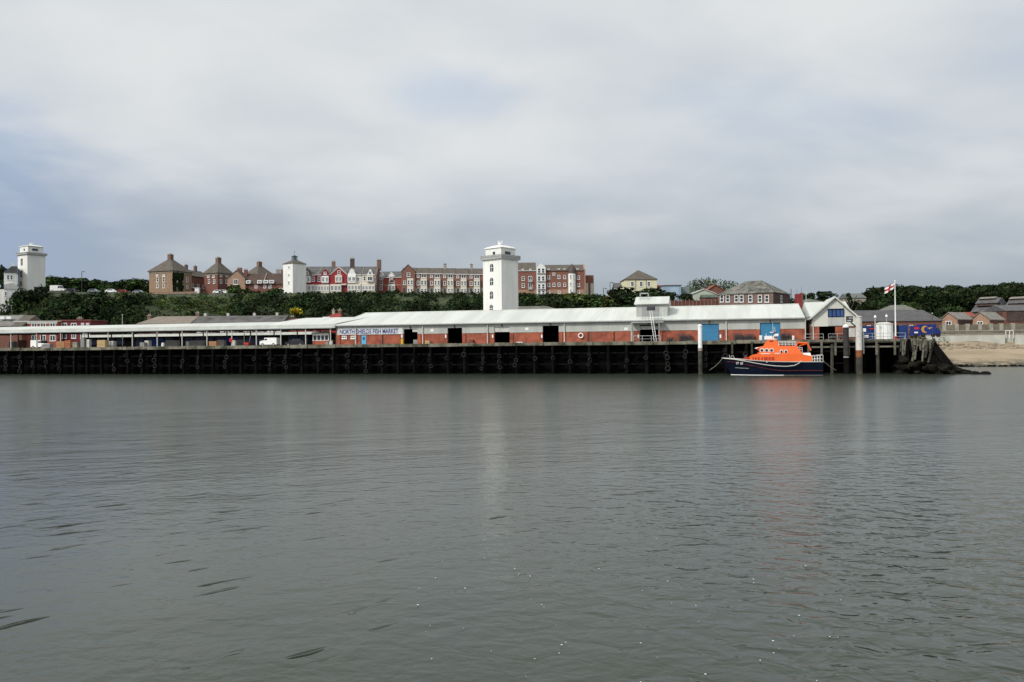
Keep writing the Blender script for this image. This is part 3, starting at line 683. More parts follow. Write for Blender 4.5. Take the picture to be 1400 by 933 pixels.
# ------------------------------------------------------------------ buildings on the bank
def corner_frame(pc, Y, ang):            # nearest corner seen at picture column pc, right face turned by ang from facing the river
    return Fr((pc-W/2)/F*Y*1.0, Y, ang-math.atan((pc-W/2)/F))
def cph(pc): return math.cos(math.atan((pc-W/2)/F))
def light_tower(name, label, pc, pl, pr, Y, a_deg, z0, ytop, ygal, ydome, yfin, wins_l, arched, cabin=True):
    b = R(90-a_deg)
    fr = corner_frame(pc, Y, b)
    wl = (pc-pl)/F*Y/math.cos(R(a_deg)); wr = (pr-pc)/F*Y/math.cos(b); w = (wl+wr)/2*cph(pc)
    t = thing(name, label, 'lighthouse', fr.w(0, 0, z0), fr.a)
    zt = atY(pc, ygal, Y)[1]-z0
    MB().box(0, w, 0, w, -3, zt).build('shaft', white, t)
    zg = atY(pc, ytop, Y)[1]-z0
    g = MB(); e = .45; g.box(-e, w+e, -e, w+e, zt+.003, zt+.25); gal = g.build('gallery', conc, t)
    m_ = MB(); hgt = zg-zt
    for q in range(4):
        for k in range(9):
            u = -e+.05+(w+2*e-.1)*k/8
            p = [(u, -e+.05), (w+e-.05, u), (u, w+e-.05), (-e+.05, u)][q]; m_.box(p[0]-.03, p[0]+.03, p[1]-.03, p[1]+.03, zt+.25, zg)
    for zz_ in (zt+.55, zg-.12):
        for r_ in ((-e, w+e, -e, -e+.07), (-e, w+e, w+e-.07, w+e), (-e, -e+.07, -e+.07, w+e-.07), (w+e-.07, w+e, -e+.07, w+e-.07)): m_.box(*r_, zz_, zz_+.1)
    for k_ in (-e, w+e):                       # solid lower mesh of the balustrade
        pass
    m_.box(-e+.1, w+e-.1, -e+.08, -e+.1, zt+.26, zg-.15); m_.box(-e+.08, -e+.1, -e+.1, w+e-.1, zt+.26, zg-.15)
    m_.build('balustrade', galv, gal)
    zd = atY(pc, ydome, Y)[1]-z0; i_ = w*.075
    lr = MB().box(i_, w-i_, i_, w-i_, zt+.26, zd).build('lantern_room', white, t)
    MB().box(w*.30, w*.62, i_-.06, i_-.003, zd-1.5, zd-.75).build('window', glass, lr)
    MB().box(i_-.06, i_-.003, w*.40, w*.52, zd-1.5, zd-.8).build('window', glass, lr)
    # ogee roof
    zf = atY(pc, yfin, Y)[1]-z0; c = w/2; hd = (zf-zd)
    prof = [(c-i_+.25, 0), (c-i_+.25, .12), (c*.72, .30*hd*.75), (c*.45, .48*hd*.75), (c*.2, .6*hd*.75), (.02, .62*hd*.75)]
    m_ = MB(); n = 4; rings = []
    for r_, z_ in prof: rings.append([(c+sx*r_, c+sy*r_, zd+.003+z_) for sx, sy in ((-1, -1), (1, -1), (1, 1), (-1, 1))])
    vs = [p for r_ in rings for p in r_]; fs = [(3, 2, 1, 0)]
    for i in range(len(rings)-1):
        for j in range(4): fs.append((i*4+j, i*4+(j+1) % 4, (i+1)*4+(j+1) % 4, (i+1)*4+j))
    m_.add(vs, fs); ro = m_.build('roof', white, t)
    z_ = zd+.6*hd*.7
    m_ = MB(); m_.cyl(c, c, zd+.25*hd, z_+.12*hd, w*.11, w*.07, 10); m_.cyl(c, c, z_+.12*hd, z_+.30*hd, w*.10, w*.10, 10)
    for k in range(6): an = k*math.pi/3; m_.tube((c+w*.09*math.cos(an), c+w*.09*math.sin(an), z_+.3*hd), (c+w*.1*math.cos(an), c+w*.1*math.sin(an), zf), .05, 4)
    m_.build('finial', whitep, ro)
    for (px, y0, y1, pw) in wins_l:
        yy, z = fr.side(px, (y0+y1)/2, 0); hgt = (y1-y0)/F*Y; ww = pw/F*Y/math.cos(R(a_deg))*cph(pc)
        m_ = MB(); 
        if arched:
            pts = [(yy-ww/2, z-z0-hgt/2), (yy+ww/2, z-z0-hgt/2)]+[(yy+ww/2*math.cos(th), z-z0+hgt/2-ww/2+ww/2*math.sin(th)) for th in np.linspace(0, math.pi, 9)]
        else: pts = [(yy-ww/2, z-z0-hgt/2), (yy+ww/2, z-z0-hgt/2), (yy+ww/2, z-z0+hgt/2), (yy-ww/2, z-z0+hgt/2)]
        f_ = MB().prism_x([((p[0]-yy)*1.2+yy, (p[1]-z+z0)*1.08+z-z0) for p in pts], -.03, -.002).build('window', palew, t)
        MB().prism_x(pts, -.05, -.033).build('pane', glass, f_)
        m_ = MB(); m_.box(-.07, -.052, yy-.04, yy+.04, z-z0-hgt/2, z-z0+hgt/2*.9); m_.box(-.07, -.052, yy-ww/2, yy+ww/2, z-z0-.04, z-z0+.04); m_.build('glazing_bar', whitep, f_)
    return t, fr, w
t, fr, w = light_tower('low_lighthouse', 'tall square white lighthouse tower rising behind the middle of the fish market roof', 686.5, 660, 709, 182, 42, 6, 347.5, 353.5, 338, 326,
    [(672.3, 361, 371.5, 4.2), (672.2, 380, 390, 4.2), (672, 398.5, 408.5, 4.2), (671.8, 417, 427, 4.2)], True)
t, fr, w = light_tower('high_lighthouse', 'square white lighthouse tower on the bank at the far left beside a white cottage', 38, 23.6, 61, 275, 62, 22, 344.5, 347.8, 336, 330,
    [(29.7, 354, 363, 2.6), (29.2, 370.5, 379, 2.6), (28.6, 385, 391, 2.6)], False)

# white cottage beside the high lighthouse
fc = Fr(*atY(5.5, 420, 272)[:1], 272, 0); z0 = 17
fc = Fr(atY(2, 400, 270)[0], 270, R(31))
cot = thing('white_cottage', 'white two storey cottage with slate roof stepping down beside the far left lighthouse', 'house', fc.w(0, 0, z0), fc.a)
cx_ = lambda px: fc.front(px, 400)[0]; cz_ = lambda py: fc.front(12, py)[1]-z0
MB().box(cx_(-22), cx_(5.4), .5, 8, -4, cz_(396)).build('lower_wing', white, cot)
MB().box(cx_(5.5), cx_(23), 0, 7, -4, cz_(373)).build('wall', white, cot)
m_ = MB(); m_.prism_y([(cx_(5), cz_(373)), (cx_(24), cz_(373)), (cx_(24), cz_(364)), (cx_(16), cz_(364))][::1], -.2, 7.2); m_.build('roof', slate, cot)
MB().box(cx_(15), cx_(19), 3, 4.2, cz_(366), cz_(358.5)).build('chimney', white, cot)
m_ = MB(); m_.prism_y([(cx_(5.6), cz_(396)), (cx_(29), cz_(396)), (cx_(18), cz_(387.5)), (cx_(5.6), cz_(390))], -2.2, -.01); m_.build('porch_roof', palew, cot)
MB().box(cx_(5.6), cx_(28), -2, -.02, -4, cz_(396)-.01).build('front_wing', white, cot)
for px, y0, y1 in ((11.2, 376, 383), (15.8, 376, 383)): window(cot, cx_(px), 0, cz_((y0+y1)/2), .8, 1.7)
for px, y0, y1 in ((8, 400, 405), (17.8, 400, 405), (8, 410, 417)): window(cot, cx_(px), -2, cz_((y0+y1)/2), .7, 1.3)

def chim(parent, x, y, z, w=1.1, d=.8, h=1.9, m=brickB, pots=2):
    c = MB().box(x-w/2, x+w/2, y-d/2, y+d/2, z-1.2, z+h).build('chimney', m, parent)
    m_ = MB(); m_.box(x-w/2-.1, x+w/2+.1, y-d/2-.1, y+d/2+.1, z+h+.003, z+h+.18)
    for k in range(pots): px_ = x+(k-(pots-1)/2)*w/max(1, pots)*.9; m_.cyl(px_, y, z+h+.18, z+h+.6, .15, .12, 6)
    m_.build('pots', stone, c); return c

# three brick blocks of flats with pyramid roofs
def pyramid_block(label, pc, pl, pr, Y, a_deg, z0, yeave, apex, wallm, roofm, lw, rw, ivy=None):
    b = R(90-a_deg); fr = corner_frame(pc, Y, b)
    wl = (pc-pl)/F*Y/math.cos(R(a_deg))*1.03*cph(pc); wr = (pr-pc)/F*Y/math.cos(b)*1.06*cph(pc)
    t = thing('block_of_flats', label, 'flats', fr.w(0, 0, z0), fr.a)
    ze = atY(pc, yeave, Y)[1]-z0
    MB().box(0, wr, 0, wl, -6, ze).build('wall', wallm, t)
    za = atY(apex[0], apex[1], Y+7)[1]-z0
    rf = MB().hip(0, wr, 0, wl, ze+.15, za, None, .15, .5).build('roof', roofm, t)
    MB().box(-.12, wr+.12, -.12, wl+.12, ze-.45, ze-.002+.15).build('eaves_band', stone, t)
    chim(rf, wr/2, wl/2, za-.3, 1.6, 1.4, 1.4, brickB, 3)
    for (px, y0, y1, pw) in rw: wins(t, fr, z0, [px], y0, y1, pw, -.003)
    for (px, y0, y1, pw) in lw: wins(t, fr, z0, [px], y0, y1, pw, side=-.003)
    return t, fr, wr, wl, ze
t, fr, wr, wl, ze = pyramid_block('tan brick flats with pyramid roof and ivy covered right face', 237, 205, 262, 292, 42, 24, 371, (238, 353), brickT, slateB,
    [(215, 375.5, 378, 3), (224, 375.5, 378, 3), (215.5, 379, 386, 3), (224, 378.5, 386, 3.4), (215.5, 388.5, 394, 3), (224, 388.5, 394, 3)],
    [(240.5, 379, 385, 4), (248.5, 379, 385, 2.4), (256, 379, 386, 2.6), (240.5, 389, 394, 4), (249, 389, 394, 2.4), (256, 390, 394.5, 2.4)])
wg = MB().box(wr+.003, wr+11, 1.5, 9, -3, ze-1.0).build('wing_wall', brickD, t); rf = MB().hip(wr, wr+11, 1.5, 9, ze-.9, ze+1.9, .01, .12, .3).build('wing_roof', slateB, t)
chim(rf, wr+3, 5.2, ze+1.6); chim(rf, wr+8, 5.2, ze+1.6)
for x in (2.2, 5.2, 8.2):
    for z in (2.4, 5.2): window(t, wr+x, 1.497, z, 1.2, 1.5)
ivyM = MB()
for k in range(1500):
    x = random.uniform(-.1, wr*.52); z = random.uniform(-1, ze-.5)
    if (abs(x-2.0) < .75 or abs(x-4.9) < .5) and (2.2 < z < 3.8 or 5.0 < z < 6.9): continue
    y = -random.uniform(.05, .35); s_ = random.uniform(.2, .45)
    a_ = Vector((random.gauss(0, 1), random.gauss(0, .4), random.gauss(0, 1))).normalized()*s_; c_ = Vector((0, 1, 0)).cross(a_).normalized()*s_*.8
    p = Vector((x, y, z)); ivyM.add([p-a_-c_, p+a_-c_, p+a_+c_, p-a_+c_], [(0, 1, 2, 3)])
ivyM.build('ivy', leafD, t)
t, fr, wr, wl, ze = pyramid_block('dark red brick flats under the middle one of three pyramid roofs', 298, 280, 318, 300, 48, 24.5, 374, (299, 358), brickD, slateB,
    [(285, 377, 380, 3), (292, 377, 380, 3), (286, 382, 388, 2.6), (293, 382, 388, 2.6)], [(302, 376, 379, 3), (310, 376, 379, 3), (302, 382, 388, 3), (310, 382, 388, 3)])
t, fr, wr, wl, ze = pyramid_block('flats with olive pyramid roof rising behind the brown roofed gabled house', 353, 334, 376, 318, 48, 25.5, 377, (353, 363), brickD, slateB, [], [])
# gabled brown roofed range
Y_ = 296; z0 = 24.5; fg = Fr(atY(311, 390, Y_)[0], Y_, 0)
t = thing('gabled_brick_house', 'tan brick gable fronted house with long brown tiled roof right of the middle flats', 'house', fg.w(0, 0, z0))
xx = lambda px: fg.front(px, 390)[0]; zz_ = lambda py: fg.front(330, py)[1]-z0
MB().prism_y([(0, -3), (xx(335), -3), (xx(335), zz_(381)), (xx(323.5), zz_(369.5)), (0, zz_(381))], 0, .3).build('gable_wall', brickP, t)
window(t, xx(322.5), 0, zz_(385.5), 1.6, 2.0, 'pair')
MB().box(xx(335)+.01, xx(385), 1.0, 8, -3, zz_(388)).build('wall', brickD, t)
rf = MB().prism_x([(.6, zz_(388.5)), (8.4, zz_(388.5)), (4.5, zz_(373))], xx(335)-2, xx(386)).build('roof', mat('chocolate_tile', (.075, .05, .04), .85, .2, 1), t)
MB().prism_y([(-.3, zz_(381.3)), (xx(323.5), zz_(369.2)), (xx(335)+.3, zz_(381.3)), (xx(335)+.3, zz_(382)), (xx(323.5), zz_(370)), (-.3, zz_(382))][::-1], -.2, 6).build('gable_roof', slateB, t)
MB().tube((xx(360), .5, zz_(386)), (xx(360), 4.4, zz_(373)+.1), .15, 4).build('party_ridge', stone, rf)
for px in (339, 354.5, 363, 371): 
    x = xx(px); d_ = MB().box(x-.8, x+.8, .2, 2.4, zz_(388), zz_(383.5)).build('dormer', whitep, rf); window(d_, x, .2, (zz_(388)+zz_(383.5))/2, 1.2, 1.0, 'pair')
for px in (349, 361, 368): window(t, xx(px), .997, zz_(392), 1.0, 1.2)
for px, ph in ((323.5, 369), (332, 371.5)): chim(rf, xx(px), 3.5, zz_(ph)-.4, 1.6 if px < 330 else 1.2, .9, 1.2, brickD, 3)
for px, ph in ((374.5, 373), (382.5, 372.5)): chim(rf, xx(px), 5, zz_(ph)-.3, 1.1 if px < 380 else 2.0, .9, 1.5, stone if px < 380 else brickB, 3)

# old white light tower with slate cap
b = R(90-54); fr = corner_frame(401, 292, b); z0 = 24
wl = (401-387.5)/F*292/math.cos(R(54)); wr = (419.5-401)/F*292/math.cos(b); w_ = (wl+wr)/2*cph(401)
t = thing('old_light_tower', 'square white tower with a low slate cap and small lantern beside the terrace', 'tower', fr.w(0, 0, z0), fr.a)
ze = atY(401, 360, 292)[1]-z0; za = atY(401, 354, 295)[1]-z0
MB().box(0, w_, 0, w_, -3, ze).build('wall', white, t); rf = MB().hip(0, w_, 0, w_, ze+.003, za, None, .1, .25).build('roof', slateB, t)
c = w_/2; zl = za-.7; m_ = MB(); m_.cyl(c, c, zl, zl+1.6, .85, .85, 8); m_.cyl(c, c, zl+1.6, zl+1.75, 1.1, 1.1, 8); m_.cyl(c, c, zl+1.75, zl+2.3, .75, .1, 8); m_.tube((c, c, zl+2.2), (c, c, zl+3.3), .05); m_.cyl(c, c, zl+3.2, zl+3.5, .16, .16, 6); m_.build('lantern', mat('lead_grey', (.10, .13, .16), .5, .2, 2), rf)
for k in range(4): a_ = k*math.pi/2+.4; MB().tube((c+1.3*math.cos(a_), c+1.3*math.sin(a_), zl-.3), (c+1.3*math.cos(a_), c+1.3*math.sin(a_), zl+1.7), .05, 4).build('lantern_post', steel, rf)
for y0, y1 in ((364, 367.5), (374.5, 378), (384.5, 389)): wins(t, fr, z0, [395], y0, y1, 2.2, side=-.003)
MB().box(-.4, w_, w_+.003, w_+3, -3, 3.4).build('side_wing', white, t)
window(t, -.403, w_+1.6, 1.5, .8, 1.6, rz=-math.pi/2)

# ---------------------------------------------------------------- terraces
def terr(px0, px1, Y, z0, label, wallm, gname='terraced houses on the bank', cat='house'):
    fr = Fr(atY(px0, 395, Y)[0], Y, 0)
    t = thing('terraced_house', label, cat, fr.w(0, 0, z0), 0, gname)
    return t, fr, (lambda px: fr.front(px, 390)[0]), (lambda py, px=(px0+px1)/2: fr.front(px, py)[1]-z0)
def base_house(px0, px1, Y, z0, yr, ye, label, wallm, roofm, depth=9, gname='terraced houses on the bank', yrd=None):
    t, fr, X_, Z_ = terr(px0, px1, Y, z0, label, wallm, gname)
    w = X_(px1)-.01
    MB().box(0, w, 0, depth, -6, Z_(ye)).build('wall', wallm, t)
    zr = fr.front((px0+px1)/2, yr, depth/2)[1]-z0
    rf = MB().prism_x([(-.3, Z_(ye)+.003), (depth+.3, Z_(ye)+.003), (depth/2, zr)], 0, w).build('roof', roofm, t)
    MB().box(0, w, -.32, -.305+.1, Z_(ye)-.12, Z_(ye)+.06).build('gutter', whitep, t)
    return t, fr, X_, Z_, rf, w, zr
def bay(t, X_, Z_, p0, p1, y0, y1, m, rows, d=.9, style='pair', nper=1):
    b = MB().box(X_(p0), X_(p1), -d, -.003, Z_(y1)-3 if y1 > 396 else Z_(y1), Z_(y0)).build('bay', m, t)
    for (a0, a1) in rows: 
        n = nper; w = (X_(p1)-X_(p0))
        for k in range(n): window(b, X_(p0)+w*(k+.5)/n, -d, Z_((a0+a1)/2), w/n*.72, abs(Z_(a0)-Z_(a1)), style)
    return b
def gable_front(t, X_, Z_, p0, p1, ys, ya, m, d=.3, trim=None, curved=False):
    x0, x1 = X_(p0), X_(p1); xm = (x0+x1)/2; zs, za = Z_(ys), Z_(ya)
    if curved: pts = [(x0, zs), (x1, zs)]+[(xm+(x1-xm)*c_, zs+(za-zs)*k_) for c_, k_ in ((.95, .25), (.6, .5), (.45, .8), (0, 1.0), (-.45, .8), (-.6, .5), (-.95, .25))]
    else: pts = [(x0, zs), (x1, zs), (xm, za)]
    g = MB().prism_y(pts, -d, 2.2).build('gable', m, t)
    if trim and not curved: 
        MB().prism_y([(x0-.2, zs), (xm, za+.05), (x1+.2, zs), (x1+.2, zs+.25), (xm, za+.35), (x0-.2, zs+.25)][::-1], -d-.12, 2.3).build('barge_board', trim, g)
    return g
Y_ = 300; z0 = 24
TY = (365, 375.5)
# crimson / dark timbered house
t, fr, X_, Z_, rf, w, zr = base_house(415, 431, Y_, z0, 364.8, 376.5, 'terraced house with dark timbered pointed gable beside the slate capped white tower', redp, slate)
g = gable_front(t, X_, Z_, 415.3, 425.5, 376.5, 368, stone, .5, steel); window(g, X_(420.3), -.5, Z_(373.5), 1.1, .9, 'pair')
bay(t, X_, Z_, 416.5, 425, 378, 387, whitep, [(379, 385.5)], 1.0, 'pair', 2); bay(t, X_, Z_, 416.5, 431, 389.5, 400, creamp, [(391, 397.5)], 1.0, 'pair', 3); window(t, X_(428.3), 0, Z_(382), 1.1, 1.7)
t, fr, X_, Z_, rf, w, zr = base_house(431, 451.5, Y_, z0, 364.8, 376, 'crimson terraced house with a small red dormer and wide white bays', redp, slate)
g = gable_front(t, X_, Z_, 440, 450, 376, 369.5, redp, .5, redp); window(g, X_(445), -.5, Z_(374), 1.0, 1.0)
bay(t, X_, Z_, 440.5, 450, 378, 387.5, whitep, [(379.2, 386)], 1.0, 'pair', 2); window(t, X_(436.5), 0, Z_(382), 1.1, 1.9)
b_ = bay(t, X_, Z_, 431.5, 451, 389.5, 400, creamp, [(391.3, 398)], 1.0, 'pair', 5)
chim(rf, X_(457)-1.2, 4.5, zr-.3, 1.2, 1.0, 2.0, brickB, 3); MB().tube((X_(436), -.2, Z_(375)), (X_(438), 4.4, zr+.05), .12, 4).build('party_ridge', stone, rf)
t, fr, X_, Z_, rf, w, zr = base_house(452, 474.8, Y_, z0, 364.8, 376, 'bright crimson terraced house with one broad gable rising nearly to the ridge', redp, slate)
g = gable_front(t, X_, Z_, 453, 474, 376, 366.5, redp, .5, creamp); window(g, X_(464), -.5, Z_(373), 1.1, 1.5)
MB().box(X_(452.1), X_(474.7), -.5, -.003, -3, Z_(376)-.002).build('front_bay', redp, t)
b_ = bay(t, X_, Z_, 459, 468.5, 376.8, 387, creamp, [(378.5, 385.5)], 1.0, 'pair', 2)
b_ = bay(t, X_, Z_, 452.5, 467.5, 389, 400, creamp, [(391, 398)], 1.3, 'pair', 3); MB().box(X_(468.5), X_(472), -.6, -.503, -1, Z_(390.5)).build('door', mat('maroon_door', (.14, .015, .02), .5, .1, 1), t)
MB().box(X_(467.6), X_(474.4), -1.3, -.51, Z_(390.5), Z_(388.5)).build('porch', creamp, t)
t, fr, X_, Z_, rf, w, zr = base_house(475, 494, Y_, z0, 364.8, 376, 'white terraced house with a rounded shaped gable, right of the broad crimson gable', creamp, slate)
g = gable_front(t, X_, Z_, 476, 487, 377, 367.5, white, .6, None, True); bay(t, X_, Z_, 476, 487, 377.1, 387.3, white, [(379, 385)], 1.0, 'pair', 2); bay(t, X_, Z_, 476, 494, 389, 400, creamp, [(390.8, 397)], 1.2, 'pair', 4); window(t, X_(490), 0, Z_(382), .9, 1.5)
chim(rf, X_(478.7), 4.5, zr-.3, 1.5, 1.1, 3.2, brickK, 3)
t, fr, X_, Z_, rf, w, zr = base_house(494.3, 514, Y_, z0, 364.8, 376, 'cream terraced house with small pointed white gable at the painted terrace right end', creamp, slate)
g = gable_front(t, X_, Z_, 502, 511, 376.5, 368, white, .5, None); window(g, X_(506.3), -.5, Z_(373.5), 1.1, 1.2); bay(t, X_, Z_, 502, 511, 377, 386, creamp, [(378.5, 384.5)], 1.0, 'pair', 1); bay(t, X_, Z_, 495, 513, 389, 400, creamp, [(391, 397)], 1.0, 'pair', 4); window(t, X_(498.5), 0, Z_(381), 1.0, 1.7)
MB().box(w+.003, w+.35, -.4, 9.3, -3, Z_(376)).build('end_wall', brickB, t); MB().prism_x([(-.4, Z_(376)), (9.4, Z_(376)), (4.5, zr+.3)], w-.2, w+.36).build('end_parapet', brickB, rf)
chim(rf, w+.5, 4.5, zr-.3, 1.4, 1.6, 2.6, brickB, 4); MB().tube((0.2, -.2, Z_(375)), (.3, 4.4, zr+.05), .12, 4).build('party_ridge', stone, rf)
t, fr, X_, Z_, rf, w, zr = base_house(517, 549, 306, z0, 371.5, 379.5, 'low red brick pair of houses with white gabled dormers between the two terraces', mat('bright_red_brick', (.26, .06, .045), .85, .2, 2), slate)
for p0, p1 in ((518.5, 525), (531, 539.5)):
    g = gable_front(t, X_, Z_, p0, p1, 378.5, 373.5, whitep, .4, whitep); window(g, X_((p0+p1)/2), -.4, Z_(380.6), 1.3, .9, 'pair')
for px in (521.5, 534, 537.5): window(t, X_(px), 0, Z_(386.5), 1.1, 1.6)
bay(t, X_, Z_, 530.5, 540.5, 389.5, 400, creamp, [(391, 397)], .6, 'pair', 2); window(t, X_(521), 0, Z_(394), 1.1, 1.4)
MB().box(0, w, -.06, -.003, Z_(390.5), Z_(389.5)).build('string_course', stone, t)
# second terrace, repeated brick houses with white bays
labs = ['brick terraced house with the forward gable at the left end of the long brick terrace', 'second house of the long brick terrace, next to the gabled one', 'third house of the long brick terrace, left of the tall left chimney',
        'fourth house of the long brick terrace, right of the tall left chimney', 'fifth house of the long brick terrace, left of the right hand chimney', 'brick terraced house half hidden behind the middle lighthouse']
wallt = mat('terrace_brick', (.20, .10, .075), .88, .22, 2)
for i, (p0, p1, bp) in enumerate(((549, 568, (557, 565.5)), (568, 586, (575.3, 584)), (586, 604, (593.8, 602.3)), (604, 622, (611.8, 620.2)), (622, 640, (630, 638)), (640, 664, (648, 656.3)))):
    dy = i*.45
    t, fr, X_, Z_, rf, w, zr = base_house(p0, p1, Y_, z0, 366.3+dy*.5, 374+dy*.7, labs[i], wallt, slateB, 9, 'brick terraced houses of the long terrace')
    bay(t, X_, Z_, bp[0], bp[1], 381+dy*.5, 401, creamp, [(383.5+dy*.5, 390+dy*.5), (395, 400)], .9, 'sash', 2)
    MB().box(-.01+.02, w-.01, -.08, -.003, -3, Z_(393.5)).build('stone_base', stone, t)
    xm = (bp[0]+bp[1])/2
    if i == 0:
        g = gable_front(t, X_, Z_, 549.2, 567.8, 372.5, 363, wallt, .7, slateB); MB().box(X_(549.2), X_(567.8), -.7, -.09, -3, Z_(372.5)-.003).build('projecting_front', wallt, t)
        window(t, X_(559), -.7, Z_(376), 1.3, 1.5); window(t, X_(553.5), -.7, Z_(387), .9, 1.5); MB().box(X_(551.5), X_(554.5), -.75, -.703, -2, Z_(394.5)).build('door', steel, t)
    else:
        window(t, X_(xm-8), 0, Z_(377.5+dy*.6), 1.0, 1.0); window(t, X_(xm), 0, Z_(377.3+dy*.6), 1.9, 1.3, 'pair'); window(t, X_(xm-8), 0, Z_(387+dy*.4), 1.0, 1.6); MB().box(X_(xm-9.5), X_(xm-6.5), -.12, -.083, -2, Z_(394.5)).build('door', steel, t)
    if i in (3, 5): chim(rf, .9 if i == 3 else X_(644), 4.5, zr-.2, .9, 1.6, 1.7, stone, 1)
# apartment block
t, fr, X_, Z_, rf, w, zr = base_house(705, 733.3, Y_, z0, 359.3, 370.5, 'left', brickR, slateB, 11)
t.name = 'apartment_building'; tag(t, 'red brick apartment building with tall white gabled bay and round white turret', 'apartment building'); del t['group']
ab = mat('apartment_brick', (.215, .095, .07), .88, .22, 2)
for c_ in t.children:
    if c_.name.startswith('wall'): c_.data.materials[0] = ab
MB().box(0, w, -.08, -.003, -3, Z_(396.5)).build('stone_base', brickP, t)
for px in (715.3, ): 
    for y0, y1 in ((378, 384), (387.5, 393.5)): window(t, X_(px), 0, Z_((y0+y1)/2), 1.1, 1.6)
for y0, y1 in ((378, 386), (388, 396)):
    window(t, X_(725), 0, Z_((y0+y1)/2), 1.5, 2.2, 'pair'); MB().box(X_(722), X_(728), -.7, -.1, Z_(y1)-.1, Z_(y1)).build('balcony', galv, t); MB().box(X_(722), X_(728), -.7, -.66, Z_(y1), Z_(y1)+.9).build('balcony_rail', galv, t)
def rl_(px, y=368.5): MB().box(X_(px)-.5, X_(px)+.5, .1, 1.1, Z_(y)-.3, Z_(y)+.25).build('rooflight', palew, rf)
rl_(715); rl_(725.5)
xm0 = X_(733.5); xm1 = X_(746)
MB().prism_y([(xm0, -3), (xm1, -3), (xm1, Z_(366.5)), ((xm0+xm1)/2, Z_(360.8)), (xm0, Z_(366.5))], -1.2, 10).build('white_bay', white, t)
for y0, y1 in ((367.5, 374.5), (378, 385.5), (389, 396), (399, 403)):
    for dx in (-.75, .75): window(t, (xm0+xm1)/2+dx, -1.2, Z_((y0+y1)/2), 1.1, 1.9)
    MB().box((xm0+xm1)/2-1.5, (xm0+xm1)/2+1.5, -1.75, -1.28, Z_(y1)-.05, Z_(y1)+.03).build('balcony', galv, t); MB().box((xm0+xm1)/2-1.5, (xm0+xm1)/2+1.5, -1.75, -1.72, Z_(y1)+.35, Z_(y1)+.42).build('balcony_rail', galv, t)
xe = X_(799)
MB().box(xm1+.01, xe, 0, 11, -3, Z_(371)).build('wall', ab, t)
zr2 = fr.front(770, 362.3, 5.5)[1]-z0
rf = MB().prism_x([(-.3, Z_(371)+.003), (11.3, Z_(371)+.003), (5.5, zr2)], xm1+.01, xe).build('roof', slateB, t)
MB().box(xm1+.01, xe, -.08, -.003, -3, Z_(396.5)).build('stone_base', brickP, t)
for px, y0, y1 in ((750.3, 377, 382.5), (757.3, 373.5, 377), (764.3, 376.5, 382), (772, 377, 382), (750.3, 387.5, 393), (757.3, 387.5, 392.5), (764.3, 387, 392.5), (772, 387.5, 392.5), (791, 378, 383), (791, 388, 393), (750.3, 398, 402), (764.3, 398, 402), (791, 398, 402)):
    window(t, X_(px), 0, Z_((y0+y1)/2), 1.0, 1.45 if y1-y0 > 4 else 1.0)
for px in (750.3, 764.3, 772, 790): rl_(px)
cxx = X_(782); m_ = MB(); m_.cyl(cxx, -.2, -3, Z_(375), 1.42, 1.42, 14); tu = m_.build('turret', white, t)
m_ = MB(); m_.cyl(cxx, -.2, Z_(375)+.003, Z_(370), 1.5, 1.3, 12); m_.cyl(cxx, -.2, Z_(370), Z_(367), 1.3, .8, 12); m_.cyl(cxx, -.2, Z_(367), Z_(361), .8, .03, 12); m_.build('turret_roof', mat('copper_brown', (.085, .06, .055), .6, .2, 2), tu)
for y0, y1 in ((377, 382), (387, 392), (397, 401)):
    for dx in (-.55, .55): window(tu, cxx+dx, -1.52, Z_((y0+y1)/2), .6, 1.3)
g = MB().prism_y([(X_(774), Z_(371)), (X_(790), Z_(371)), (X_(782), Z_(361.5))], .3, 5).build('cross_gable', slateB, rf)
MB().box(xe+.003, xe+.4, -.3, 11.3, -3, Z_(370)).build('end_wall', brickP, t); MB().prism_x([(-.3, Z_(370)), (11.3, Z_(370)), (5.5, zr2+.3)], xe-.1, xe+.41).build('end_parapet', brickP, rf)
a_, b_ = X_(800.5), X_(815.5)
MB().box(a_, b_, 10, 18, -4, fr.front(808, 376.5, 10)[1]-z0).build('rear_wing', ab, t); MB().box(b_-1.3, b_+.1, 9.6, 9.99, -4, fr.front(808, 388, 10)[1]-z0).build('white_stair_bay', creamp, t); MB().box(b_-3.4, b_-2.2, 9.4, 9.99, -4, fr.front(808, 387.5, 10)[1]-z0).build('white_stair_bay', creamp, t)

